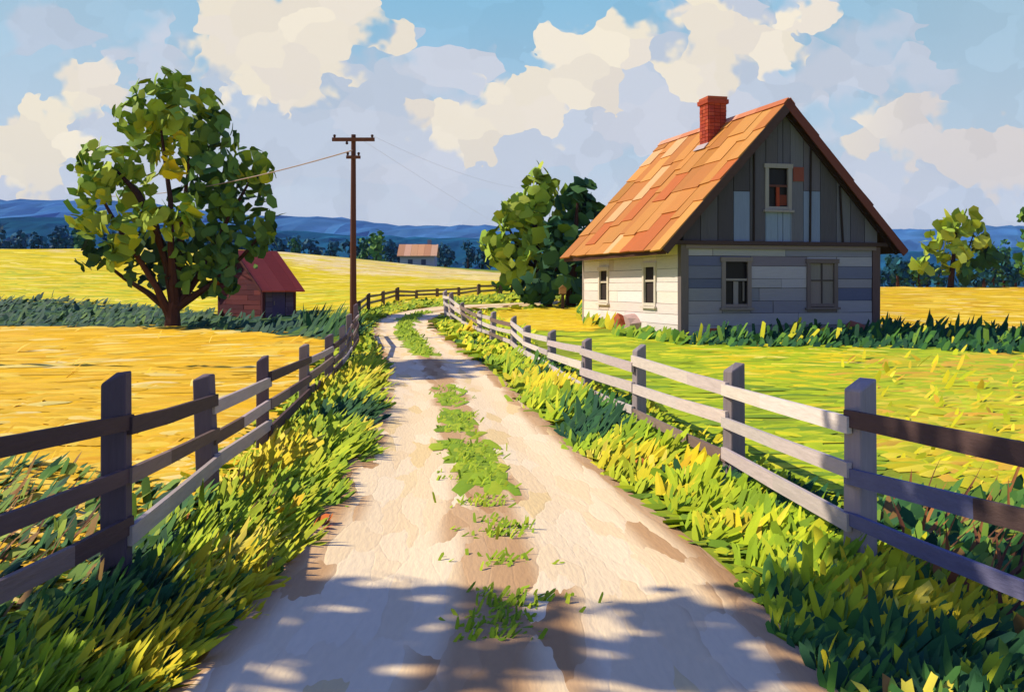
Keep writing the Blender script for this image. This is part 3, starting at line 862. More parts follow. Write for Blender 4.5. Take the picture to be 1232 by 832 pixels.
# ------------------------------------------------------------------ trees
def tree(name, base, limbs, clumps, pal, size, dens, label, cat='tree', group=None, bark=('#3c2822', '#4a3028'), flat=.2, seed_n=None, mat=None):
    """limbs: list of (points, radii) local; clumps: (x,y,z, rx,ry,rz) local; leaves fill each clump's volume"""
    root = empty(name, base)
    tag(root, label, cat, group)
    if limbs:
        mb = MB()
        for pts, rad in limbs:
            mb.tube(pts, rad, jit(hx(random.choice(bark)), .12), 7, .10)
        mb.build('trunk', M_BARK, root)
    D = Dabs()
    for cl in clumps:
        x, y, z, rx, ry, rz = cl[:6]
        pl = cl[6] if len(cl) > 6 else pal
        N = max(4, int(dens * (rx * ry + rx * rz + ry * rz) / size ** 2))
        d = nrm(rng.normal(0, 1, (N, 3))); r = rng.random(N) ** .33
        r = np.where(rng.random(N) < .65, .72 + .32 * rng.random(N), r)
        # knobbly outline: each clump bulges and dents
        lob = 1 + .22 * np.sin(d[:, 0] * 5 + x * 3) * np.cos(d[:, 2] * 6 + y) + .12 * np.sin(d[:, 1] * 9 + z)
        c = d * (r * lob)[:, None] * np.array([rx, ry, rz]) + np.array([x, y, z])
        nn = d + rng.normal(0, flat, (N, 3)); 
        t = rng.normal(0, 1, (N, 3)); t[:, 2] += .5
        L = size * rng.uniform(.7, 1.5, N); W = L * rng.uniform(.5, .95, N)
        D.add(c, t, nn, L, W, pick(pl, N, v=.14), KNIFE, .3, .16)
    D.build('crown', mat or M_LEAF, root)
    return root


def px_tree(name, bpx, bpy_, Y, puffs, pal, size, dens, label, trunk, depth_k=1.0, **kw):
    """clumps measured as (px, py, r_px, dy in metres[, palette]) at depth Y"""
    b = P(bpx, bpy_, Y); b.z = h(b.x, b.y)
    cl = []
    for q in puffs:
        x, y, r, dy = q[:4]
        c = P(x, y, Y + dy) - b; rr = r * (Y + dy) / F
        e = (c.x, c.y, c.z, rr * q[5] if len(q) > 5 else rr, rr * depth_k, rr)
        cl.append(e + ((q[4],) if len(q) > 4 and q[4] else ()))
    lim = []
    for pts, rad in trunk:
        lim.append(([P(x, y, Y + dy) - b for (x, y, dy) in pts], rad))
    return tree(name, b, lim, cl, pal, size, dens, label, **kw)


OLIVE = [('#92ac38', 4), ('#82a034', 3), ('#a2b63e', 2), ('#709236', 2), ('#b2be3e', .6)]
SHADE_SIDE = [('#52783a', 3), ('#608636', 2), ('#466a3a', 2), ('#729036', 1.2)]
SHADE_LOW = [('#2c5048', 2), ('#3a5c3a', 2), ('#2a4c40', 1)]
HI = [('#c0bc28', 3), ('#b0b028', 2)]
big = [  # right and lower clumps take darker palettes: shaded side put into colour
    (190, 125, 38, 0), (160, 140, 26, -1), (205, 105, 24, 0), (218, 150, 30, -1), (250, 128, 22, 1), (258, 155, 30, 1, SHADE_SIDE), (238, 180, 30, 1, SHADE_SIDE), (185, 165, 26, 1),
    (205, 195, 20, -3.2, HI), (105, 195, 20, 0), (130, 200, 32, -.5), (118, 228, 26, -1), (170, 195, 28, .5), (165, 235, 24, 1),
    (298, 195, 26, .5), (318, 212, 18, 0), (300, 225, 24, 1, SHADE_SIDE), (262, 215, 36, .5, SHADE_SIDE), (240, 250, 36, 1.5, SHADE_SIDE), (285, 255, 26, 1, SHADE_SIDE), (322, 235, 11, 0, SHADE_SIDE),
    (105, 262, 24, -1), (140, 280, 24, -1.5), (165, 270, 26, -2), (190, 265, 22, -2.4), (215, 272, 22, -2), (150, 305, 22, -1), (120, 305, 20, 0, SHADE_LOW), (105, 315, 12, 0, SHADE_LOW),
    (240, 300, 38, .5, SHADE_SIDE), (280, 300, 32, .8, SHADE_SIDE), (310, 285, 24, .5, SHADE_SIDE), (325, 268, 13, 0, SHADE_SIDE), (195, 325, 26, .5, SHADE_LOW), (235, 335, 26, .5, SHADE_SIDE), (265, 335, 22, 0, SHADE_SIDE), (165, 325, 16, 0, SHADE_LOW),
    (225, 245, 16, -3), (182, 300, 26, 0, SHADE_LOW), (210, 310, 22, 0, SHADE_SIDE)]
T0 = 46
px_tree('leafy_tree', 207, 395, T0, [(q[0], q[1], q[2] * .93) + tuple(q[3:]) for q in big], OLIVE, .58, 4.4, 'large leafy tree with many low limbs left of the red shed',
        [([(207, 398, 0), (208, 375, 0), (212, 345, 0), (216, 300, .2), (222, 240, .3), (228, 190, .4)], [.42, .30, .22, .17, .11, .05]),
         ([(204, 380, 0), (188, 345, -.4), (160, 300, -.8), (140, 270, -1), (118, 230, -1)], [.22, .16, .12, .10, .05]),
         ([(209, 375, 0), (200, 320, -.3), (186, 270, -.8), (165, 232, -.8), (140, 205, -.5)], [.2, .15, .18, .17, .05]),
         ([(211, 372, 0), (240, 330, .3), (262, 285, .6), (288, 240, .6), (305, 210, .6)], [.22, .15, .11, .08, .04]),
         ([(211, 365, 0), (206, 300, -.6), (205, 240, -.6), (198, 190, -.3), (192, 140, 0)], [.26, .16, .12, .09, .04]),
         ([(209, 378, 0), (178, 352, .4), (150, 335, .6), (120, 312, .4)], [.22, .14, .09, .04]),
         ([(212, 370, 0), (250, 345, .2), (290, 310, .6), (325, 270, .3)], [.22, .14, .09, .03])])

LG = [('#a0b63c', 4), ('#90aa38', 3), ('#b0be44', 2), ('#789838', 1.2)]
DG = [('#38623c', 3), ('#305636', 2), ('#4a7236', 1.5), ('#284e38', 1.5)]
px_tree('leafy_tree', 640, 364, 53, [(645, 235, 24, 0), (625, 255, 26, -.5), (610, 255, 16, 0), (655, 262, 26, 0), (600, 292, 20, -.5), (622, 300, 28, -.8), (640, 285, 26, 0), (600, 312, 16, 0), (640, 322, 22, 0), (612, 325, 14, 0), (668, 232, 16, .5), (648, 215, 14, 0), (680, 258, 12, .5)],
        LG, .62, 5.0, 'light green tree between the road bend and the old house',
        [([(645, 364, 0), (648, 330, 0), (645, 285, 0), (640, 240, 0)], [.3, .24, .16, .05]), ([(648, 330, 0), (625, 300, -.2), (610, 270, -.3)], [.16, .1, .04])])
px_tree('leafy_tree', 690, 366, 50, [(700, 228, 16, 1), (690, 245, 20, .5), (705, 260, 22, 1), (680, 285, 24, 0), (700, 300, 26, 0), (670, 310, 22, 0), (690, 330, 26, 0), (660, 340, 22, 0), (640, 348, 18, -.3), (720, 330, 26, 1), (725, 285, 26, 1.5), (700, 350, 20, 0), (668, 275, 14, 0)],
        DG, .62, 5.5, 'dark green tree against the left end of the old house',
        [([(686, 370, 0), (688, 340, 0), (692, 290, 0), (695, 240, 0)], [.3, .24, .16, .05]), ([(660, 370, 0), (664, 340, 0), (672, 300, 0)], [.2, .15, .06])])
px_tree('bush', 622, 352, 58, [(612, 340, 12, 0), (628, 344, 11, 0), (602, 346, 8, 0)], [('#5e8a34', 2), ('#4a7838', 2), ('#7c9a30', 1)], .5, 2.4,
        'low green bush at the far end of the curving fence', [([(615, 354, 0), (616, 340, 0)], [.08, .03])])
px_tree('leafy_tree', 1140, 345, 84, [(1150, 262, 13, 0), (1170, 270, 13, 0), (1135, 280, 16, 0), (1160, 290, 20, 0), (1125, 298, 14, 0), (1148, 310, 18, 0), (1178, 285, 12, 0), (1138, 322, 10, 0), (1185, 296, 12, .5, DG), (1190, 310, 16, 1, DG), (1112, 318, 10, 0), (1162, 325, 13, 0, DG)],
        LG, .9, 4.5, 'light green bushy tree right of the old house by the yellow meadow',
        [([(1143, 347, 0), (1146, 320, 0), (1150, 280, 0)], [.28, .2, .08]), ([(1146, 325, 0), (1165, 300, 0), (1172, 280, 0)], [.12, .08, .04])])
px_tree('leafy_tree', 1236, 350, 80, [(1236, 262, 11, 0), (1240, 285, 14, 0), (1246, 305, 18, 0), (1232, 318, 12, 0), (1250, 270, 14, 0), (1244, 328, 14, 0)],
        [('#4e7a38', 3), ('#3c6838', 2), ('#6c8c34', 1)], .6, 2.4, 'mid green tree cut by the right edge of the view', [([(1240, 352, 0), (1242, 310, 0), (1240, 270, 0)], [.2, .14, .05])])

# far treeline at the foot of the hills
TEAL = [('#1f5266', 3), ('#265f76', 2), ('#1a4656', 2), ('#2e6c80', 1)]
TEALG = [('#3c6a4c', 2), ('#55803c', 2), ('#2c5c54', 1)]


def far_tree(px, top, bot, Y, wpx, pal, label, cat, group, lobes=5, name='round_tree'):
    b = P(px, bot, Y); gz = h(b.x, b.y)
    b.z = min(b.z, gz)
    ztop = EYE + (HY - top) / F * Y
    Ht = ztop - b.z; Wd = wpx * Y / F
    cl = []
    for i in range(lobes):
        k = i / max(1, lobes - 1)
        cl.append((random.uniform(-.28, .28) * Wd * (1 - .4 * k), random.uniform(-.2, .2) * Wd, Ht * (.32 + .50 * k), Wd * random.uniform(.26, .36), Wd * .3, Ht * random.uniform(.18, .24)))
    return tree(name, b, [([(0, 0, -.3), (0, 0, Ht * .35), (0.1, 0, Ht * .8)], [Wd * .05 + .05, Wd * .04 + .04, .04])], cl, pal, max(.5, Wd * .17), 3.4, label, cat, group)


GRP = 'far trees along the foot of the hills'
far_tree(452, 278, 316, 190, 30, [('#5e8a3c', 2), ('#72943a', 2), ('#4a7840', 1)], 'yellow green tree just left of the distant farmhouse', 'tree', GRP)
far_tree(438, 284, 316, 192, 20, TEALG, 'small green tree beside the utility pole in the far treeline', 'tree', GRP)
far_tree(470, 288, 318, 200, 22, TEAL, 'dark teal tree touching the left wall of the distant farmhouse', 'tree', GRP)
far_tree(535, 294, 326, 200, 26, TEAL, 'dark teal round tree touching the right wall of the distant farmhouse', 'tree', GRP)
far_tree(563, 288, 330, 185, 20, TEAL, 'narrow dark teal tree right of the distant farmhouse', 'tree', GRP)
far_tree(580, 296, 330, 180, 30, TEAL, 'wide dark teal tree left of the light green tree', 'tree', GRP)
far_tree(355, 286, 310, 190, 18, TEALG, 'small olive tree above the roof of the red shed in the far treeline', 'tree', GRP)
far_tree(100, 262, 300, 185, 34, TEALG, 'teal green tree at the meadow top left of the big tree', 'tree', GRP)
far_tree(75, 272, 300, 190, 24, TEAL, 'dark teal tree at the meadow top near the left edge', 'tree', GRP)
far_tree(1080, 303, 346, 120, 34, TEAL, 'dark teal tree close to the right eave of the old house', 'tree', GRP)
far_tree(1106, 308, 346, 118, 26, TEALG, 'small green bush left of the light bushy tree at right', 'tree', GRP)
far_tree(1208, 292, 346, 120, 26, TEALG, 'green round tree between the light bushy tree and the right edge', 'tree', GRP)
far_tree(1195, 304, 348, 118, 26, TEAL, 'low dark teal tree right of the light bushy tree', 'tree', GRP)
far_tree(1222, 312, 348, 118, 30, TEAL, 'dark teal tree low at the right edge of the view', 'tree', GRP)
LOW = 'low dark blue-green tree in the unbroken far treeline'
for k in range(64):
    px = -260 + k * 15.5 + random.uniform(-7, 7)
    if 545 < px < 605 or 490 < px < 526: continue
    Y = random.uniform(205, 250)
    tp = np.interp(px, [-260, 0, 200, 330, 480, 620, 760], [278, 279, 280, 288, 297, 306, 318])
    far_tree(px, tp + random.uniform(-5, 5), tp + 34, Y, random.uniform(24, 36), TEAL, LOW, 'tree', GRP, 4)
for k in range(30):
    px = 1000 + k * 17 + random.uniform(-8, 8)
    far_tree(px, random.uniform(312, 324), 348, random.uniform(125, 150), random.uniform(28, 42), TEAL, LOW, 'tree', GRP, 4)

# trees standing outside the view whose shade falls on the road
def shade_tree(base, clumps, label, size, dens, trunk_r=.3):
    b = Vector(base); b.z = h(b.x, b.y)
    top = max(c[2] for c in clumps); cx = sum(c[0] for c in clumps) / len(clumps); cy = sum(c[1] for c in clumps) / len(clumps)
    tree('roadside_tree', b, [([(0, 0, -.2), (0, 0, top * .4), (cx * .5, cy * .5, top * .7), (cx, cy, top)], [trunk_r, trunk_r * .75, trunk_r * .5, .05])], clumps, OLIVE, size, dens, label)


_r = random.Random(5); _cl = []
for k in range(40):
    sx = _r.uniform(-4.2, 6.0); sy = _r.uniform(3.3, 5.75) + max(0, sx - 1.5) * .25
    z_ = 6.4 + .36 * (sx + 3) + _r.uniform(-.5, .9); r_ = _r.uniform(.55, .95)
    _cl.append((sx - 1.15 * z_ + 9.8, sy + .31 * z_ - 6.9, z_, r_ * 1.15, r_, r_ * .7))
shade_tree((-9.8, 6.9, 0), _cl, 'roadside tree left of the view that shades the near road', .28, 1.6)
shade_tree((-16.2, 26.2, 0), [(0, 0, 12.6, 1.1, 1.5, .8), (.3, -1.9, 12.3, .9, 1.1, .7), (-.9, 1.2, 12.9, 1.0, 1.3, .7), (.9, 1.6, 12.2, .8, 1.0, .6), (.8, -.6, 12.0, .8, 1.2, .6), (-.8, -1.2, 13.0, .9, 1.2, .6)],
           'slender roadside tree left of the view that shades the road before the bend', .45, 6.0, .2)

# ------------------------------------------------------------------ fences
PALE = ['#cbbdb2', '#d8cbbe', '#bfb2ac', '#d2c6be']
BRN = ['#7c665c', '#6a564e', '#8a756a']
SHADE_WOOD = ['#5a4642', '#4c3c3c', '#665250']  # dark wood tones with the shade mixed into the colour


def fence(name, label, posts, rails, post_cols, rail_cols, pw=.13, rail_h=.11, rail_t=.035, side=1, group=None, broken=None, slack=0.0, twist=0.0):
    """posts: (x, y, z, height, lean); rails: heights as a share of post height"""
    c = Vector((sum(p[0] for p in posts) / len(posts), sum(p[1] for p in posts) / len(posts), 0)); c.z = h(c.x, c.y)
    root = empty(name, c); tag(root, label, 'fence', group)
    n = len(posts)
    for i, (x, y, z, ht, lean) in enumerate(posts):
        a = posts[max(0, i - 1)]; b = posts[min(n - 1, i + 1)]
        d = Vector((b[0] - a[0], b[1] - a[1], 0)).normalized(); s = Vector((d.y, -d.x, 0))
        ang = twist + random.uniform(-.12, .12); d2 = d * math.cos(ang) + s * math.sin(ang); s2 = Vector((d2.y, -d2.x, 0))
        w = pw * random.uniform(.9, 1.12); mb = MB()
        bp = Vector((x, y, z - .25)) - c; tp = Vector((x + lean, y, z + ht)) - c
        q = w / 2; k = q * .92; sl = random.uniform(.02, .05)
        ring = ((-1, -1), (1, -1), (1, 1), (-1, 1))
        lo = [bp + d2 * (u * q) + s2 * (v * q) for u, v in ring]; hi = [tp + d2 * (u * k) + s2 * (v * k) + Vector((0, 0, sl * v - .01)) for u, v in ring]
        col = jit(hx(random.choice(post_cols)), .08)
        mb.add(lo + hi + [tp + Vector((0, 0, .02))], [(0, 3, 2, 1), (0, 1, 5, 4), (1, 2, 6, 5), (2, 3, 7, 6), (3, 0, 4, 7), (4, 5, 8), (5, 6, 8), (6, 7, 8), (7, 4, 8)], col)
        mb.build('post', M_WOOD, root, .008)
        if i < n - 1:
            x2, y2, z2, h2, l2 = posts[i + 1]
            for r, sh in enumerate(rails):
                if broken and (i, r) in broken and broken[(i, r)] == 0: continue
                A = Vector((x + lean * sh, y, z + ht * sh + random.uniform(-.05, .05))) - c; B = Vector((x2 + l2 * sh, y2, z2 + h2 * sh + random.uniform(-.05, .05))) - c
                dd = (B - A).normalized(); sd_ = Vector((dd.y, -dd.x, 0)).normalized()
                off = sd_ * side * (pw / 2 + rail_t * .5 - .012)
                if broken and (i, r) in broken: A = B + (A - B) * broken[(i, r)]
                A2 = A + off - dd * .04; B2 = B + off + dd * .04
                A2 += sd_ * side * .012 * (i % 2); B2 += sd_ * side * .012 * (i % 2)
                mb = MB(); colr = hx(random.choice(rail_cols(i, r)))
                k = random.uniform(.3, .7); Mi = A2 + (B2 - A2) * k - Vector((0, 0, slack * random.uniform(.2, 1)))
                hh = rail_h * random.uniform(.85, 1.15)
                mb.beam(A2, Mi, rail_t, hh, jit(colr, .08)); 
                c2 = jit(hx(random.choice(rail_cols(i, r))), .1) if random.random() < .45 else jit(colr, .05)
                mb.beam(Mi, B2, rail_t, hh, c2, w2=rail_t, t2=hh * random.uniform(.85, 1))
                mb.build('rail', M_RAIL, root)
    return root


def posts_px(lst):
    out = []
    for (px, base, top, Y, lean) in lst:
        p = P(px, base, Y); z = h(p.x, p.y)
        zt = EYE + (HY - top) / F * Y
        out.append((p.x, p.y, z, zt - z, lean))
    return out


right = posts_px([(1420, 870, 505, 4.2, 0), (1035, 690, 460, 6.55, 0), (883, 597, 440, 9.2, 0), (769, 527, 417, 12.6, 0), (706, 487, 408, 16.0, 0), (664, 458, 398, 20.2, 0), (634, 436, 392, 24.5, 0),
                  (618, 424, 381, 27.5, 0), (592, 414, 375, 31, .05), (577, 406, 374, 34, 0), (559, 393, 364, 38, -.1), (545, 388, 352, 41, -.08), (538, 387, 350, 43, -.1)])
fence('rail_fence', 'grey three-rail fence on the right side of the road, in front of the old house', right, (.80, .54, .26), ['#938688', '#857a7c', '#9d9192'],
      lambda i, r: SHADE_WOOD + ['#6a6a86'] if i == 0 else (BRN + PALE[:1] if (i == 2 and r > 0) or i in (7, 9) else PALE), side=-1, broken={(0, 2): .93}, slack=.015, pw=.15, twist=-.3)  # nearest rails coloured dark to stand for tree shade
left = posts_px([(-170, 900, 480, 4.1, 0), (140, 695, 452, 6.3, 0), (252, 602, 452, 8.9, -.05), (316, 557, 430, 11.3, 0), (366, 494, 415, 15.2, 0), (396, 468, 403, 18.8, 0), (412, 446, 392, 22.5, 0), (420, 430, 378, 26, 0), (428, 420, 366, 30, 0), (426, 404, 362, 35, .03)])
fence('rail_fence', 'weathered three-rail fence, coloured dark as in shade, on the left side of the road by the wheat', left, (.78, .52, .24), ['#6e6068', '#7c6e72', '#5e5058', '#8a7c80'],
      lambda i, r: SHADE_WOOD + BRN + ['#b3a49c'], side=1, broken={(3, 2): 1.0}, slack=.015, pw=.15)  # shade on the road-side faces put into dark purple-brown colours
farf = posts_px([(432, 388, 362, 46, 0), (443, 378, 353, 50, .02), (461, 370, 350, 53, 0), (478, 364, 346, 56, 0), (501, 361, 349, 57, 0), (526, 360, 347, 57, 0), (552, 360, 346, 57, 0), (576, 359, 342, 57, 0), (602, 356, 341, 58, 0)])
fence('rail_fence', 'small brown two-rail fence curving round the far bend of the road', farf, (.78, .42), ['#6e5a4a', '#7c6650', '#5c4a40'], lambda i, r: ['#9a8868', '#8a7658', '#a8946e'], pw=.17, rail_h=.13, rail_t=.05, side=-1)

# ------------------------------------------------------------------ utility pole and wires
def utility_pole():
    b = P(425, 410, 34); b.z = h(b.x, b.y)
    top = EYE + (HY - 162) / F * 34 - b.z
    root = empty('utility_pole', b); tag(root, 'tall brown wooden utility pole with crossarm at the left roadside', 'utility pole')
    mb = MB(); mb.tube([(0, 0, -.4), (0, 0, top * .5), (.01, 0, top)], [.125, .105, .08], hx('#5c3a2c'), 10, .03); mb.build('pole', M_WOOD, root)
    arm_z = top - .18
    mb = MB(); mb.beam((-.70, -.10, arm_z), (.74, -.10, arm_z), .10, .12, hx('#6a4432')); mb.build('crossarm', M_WOOD, root)
    mb = MB(); mb.beam((-.22, -.10, top - .78), (.26, -.10, top - .78), .09, .10, hx('#6a4432')); mb.build('bracket', M_WOOD, root)
    for x, z in ((-.62, arm_z), (.66, arm_z), (-.2, arm_z), (-.17, top - .78), (.2, top - .78)):
        mb = MB(); s = -1 if x == -.2 else 1
        mb.tube([(x, -.10, z + s * .06), (x, -.10, z + s * .10), (x, -.10, z + s * .15), (x, -.10, z + s * .17)], [.025, .045, .05, .02], hx('#4a3430'), 8)
        mb.build('insulator', M_STONE, root)
    return b, top


pole_b, pole_top = utility_pole()


def wire(label, A, B, sag, rad, col):
    mb = MB(); pts = []
    A = Vector(A); B = Vector(B)
    for i in range(25):
        t = i / 24; p = A.lerp(B, t); p.z -= sag * 4 * t * (1 - t); pts.append(p - A)
    mb.tube(pts, [rad] * 25, hx(col), 6)
    o = mb.build('power_line', M_IRON); o.location = A
    tag(o, label, 'wire')


pt = pole_b + Vector((0, 0, pole_top))
wire('brown sagging wire from the utility pole to the left behind the big tree', pt + Vector((-.02, -.1, -.55)), P(120, 236, 62), .45, .022, '#a08c84')
wire('thin pale wire running down to the right from the utility pole crossarm', pt + Vector((.2, -.1, -.12)), P(640, 292, 120), .2, .0035, '#c0c0ca')
wire('thin pale wire sagging from the crossarm end toward the light green tree', pt + Vector((.66, -.1, -.05)), P(700, 222, 75), 1.0, .0035, '#c0c0ca')

# ------------------------------------------------------------------ the old house
HO = P(820, 407, 30.8); HO.z = h(HO.x, HO.y) - .05
HO.z = min(HO.z, 0.3)
HW, HL, HE, HR, OV, OE, OG = 6.95, 9.0, 2.92, 7.5, .80, .35, .42    # width, length, plate height, ridge, eave overhang, -, gable overhang
HANG = math.atan2(.264, .964)
SLOPE = (HR - 2.80) / (HW / 2 + OV)


def roof_z(x):
    return HR - abs(x - HW / 2) * SLOPE


def window(parent, face, c, z0, z1, w, frame_col, style):
    """face 'front' (in the x-z plane at y=0) or 'side' (y-z plane at x=0); c along the wall"""
    def B(mb, a0, a1, d0, d1, zz0, zz1, col, j=.004):
        if face == 'front': mb.box(a0, a1, d0, d1, zz0, zz1, col, j)
        else: mb.box(d0, d1, a0, a1, zz0, zz1, col, j)
    t = .13; a0, a1 = c - w / 2, c + w / 2
    fr = MB(); col = hx(frame_col)
    B(fr, a0, a0 + t, -.10, -.02, z0 + .002, z1, jit(col)); B(fr, a1 - t, a1, -.10, -.02, z0 + .002, z1, jit(col))
    B(fr, a0 - .04, a1 + .04, -.115, -.018, z1 - t + .01, z1 + .02, jit(col)); B(fr, a0 + t, a1 - t, -.095, -.02, z0 + t * .25, z0 + t, jit(col))
    root = fr.build('window', M_BOARD, parent)
    s = MB(); B(s, a0 - .06, a1 + .06, -.16, -.012, z0 - .05, z0 + .02, jit(col)); s.build('sill', M_BOARD, root)
    i0, i1, j0, j1 = a0 + t, a1 - t, z0 + t, z1 - t
    g = MB(); B(g, i0 - .01, i1 + .01, .03, .05, j0 - .01, j1 + .01, (0.012, .01, .012), 0); g.build('pane', M_GLASS, root)
    bars = MB(); w_ = .05
    if style == 'open':          # dark opening with a low crossbar, a curtain below
        zc = j0 + (j1 - j0) * .58
        B(bars, i0, i1, -.05, .0, zc - .035, zc + .035, hx('#8a8480'))
        bars.build('glazing_bar', M_BOARD, root)
        k = MB(); m = (i0 + i1) / 2; ww = (i1 - i0)
        B(k, m - ww * .10, m + ww * .12, -.012, .012, j0, zc - .06, hx('#85807e')); B(k, m + ww * .32, m + ww * .40, -.012, .012, j0 + .1, zc - .06, hx('#6c6664'))
        k.build('curtain', M_BOARD, root)
    elif style == 'attic':
        zc = j0 + (j1 - j0) * .55
        B(bars, i0, i1, -.05, .0, zc - .04, zc + .03, hx('#5a3a34')); m = (i0 + i1) / 2
        B(bars, m - .05, m + .06, -.045, -.002, j0, zc - .045, hx('#8c3c26'))
        bars.build('glazing_bar', M_BOARD, root)
        k = MB(); B(k, m + .08, i1, -.012, .012, j0 + .05, j0 + .38, hx('#6a3428')); k.build('curtain', M_BOARD, root)
    elif style == 'shut':        # closed by grey boards with a cross
        k = MB(); m = (i0 + i1) / 2; zc = j0 + (j1 - j0) * .58
        for x0, x1, y0, y1 in ((i0, m - .02, j0, zc - .02), (m + .02, i1, j0, zc - .02), (i0, m - .02, zc + .02, j1), (m + .02, i1, zc + .02, j1)):
            B(k, x0 + .01, x1 - .01, -.035, .0, y0, y1, jit(hx('#7c7470'), .08))
        k.build('shutter', M_BOARD, root)
        B(bars, m - .022, m + .022, -.06, -.002, j0, j1, hx('#4e4644')); B(bars, i0, i1, -.056, -.004, zc - .022, zc + .022, hx('#4e4644'))
        bars.build('glazing_bar', M_BOARD, root)
    else:                        # side windows: pale crossbar over dark glass
        zc = j0 + (j1 - j0) * .62
        B(bars, i0, i1, -.05, .0, zc - .03, zc + .03, hx('#c8bca8')); bars.build('glazing_bar', M_BOARD, root)
    return root


def planks(mb, face, a0, a1, z0, z1, pitch, pal, holes, t=.045, seed=0):
    rr = random.Random(seed)
    z = z0
    while z < z1 - .02:
        ht = pitch * rr.uniform(.8, 1.2); zt = min(z1, z + ht)
        if z1 - zt < pitch * .35: zt = z1
        cuts = [a0, a1]
        if rr.random() < .75: cuts.append(a0 + (a1 - a0) * rr.uniform(.2, .8))
        if rr.random() < .4: cuts.append(a0 + (a1 - a0) * rr.uniform(.1, .9))
        for (h0, h1, hz0, hz1) in holes:
            if z < hz1 and zt > hz0: cuts += [h0, h1]
        cuts = sorted(cuts)
        for i in range(len(cuts) - 1):
            b0, b1 = cuts[i], cuts[i + 1]
            if b1 - b0 < .03: continue
            m = (b0 + b1) / 2
            segs = [(z, zt)]
            for (h0, h1, hz0, hz1) in holes:
                if h0 <= m <= h1 and z < hz1 and zt > hz0:
                    segs = [(max(z, hz1), zt)] if zt > hz1 else []
                    if z < hz0: segs.append((z, hz0))
            for (s0, s1) in segs:
                if s1 - s0 < .03: continue
                d = -t - rr.uniform(0, .02); col = jit(hx(rr.choices([p[0] for p in pal], [p[1] for p in pal])[0]), .07, rr)
                e = .008
                if face == 'front': mb.box(b0 + e, b1 - e, d, 0, s0 + e, s1 - e * .6, col, .004)
                else: mb.box(d, 0, b0 + e, b1 - e, s0 + e, s1 - e * .6, col, .004)
        z = zt


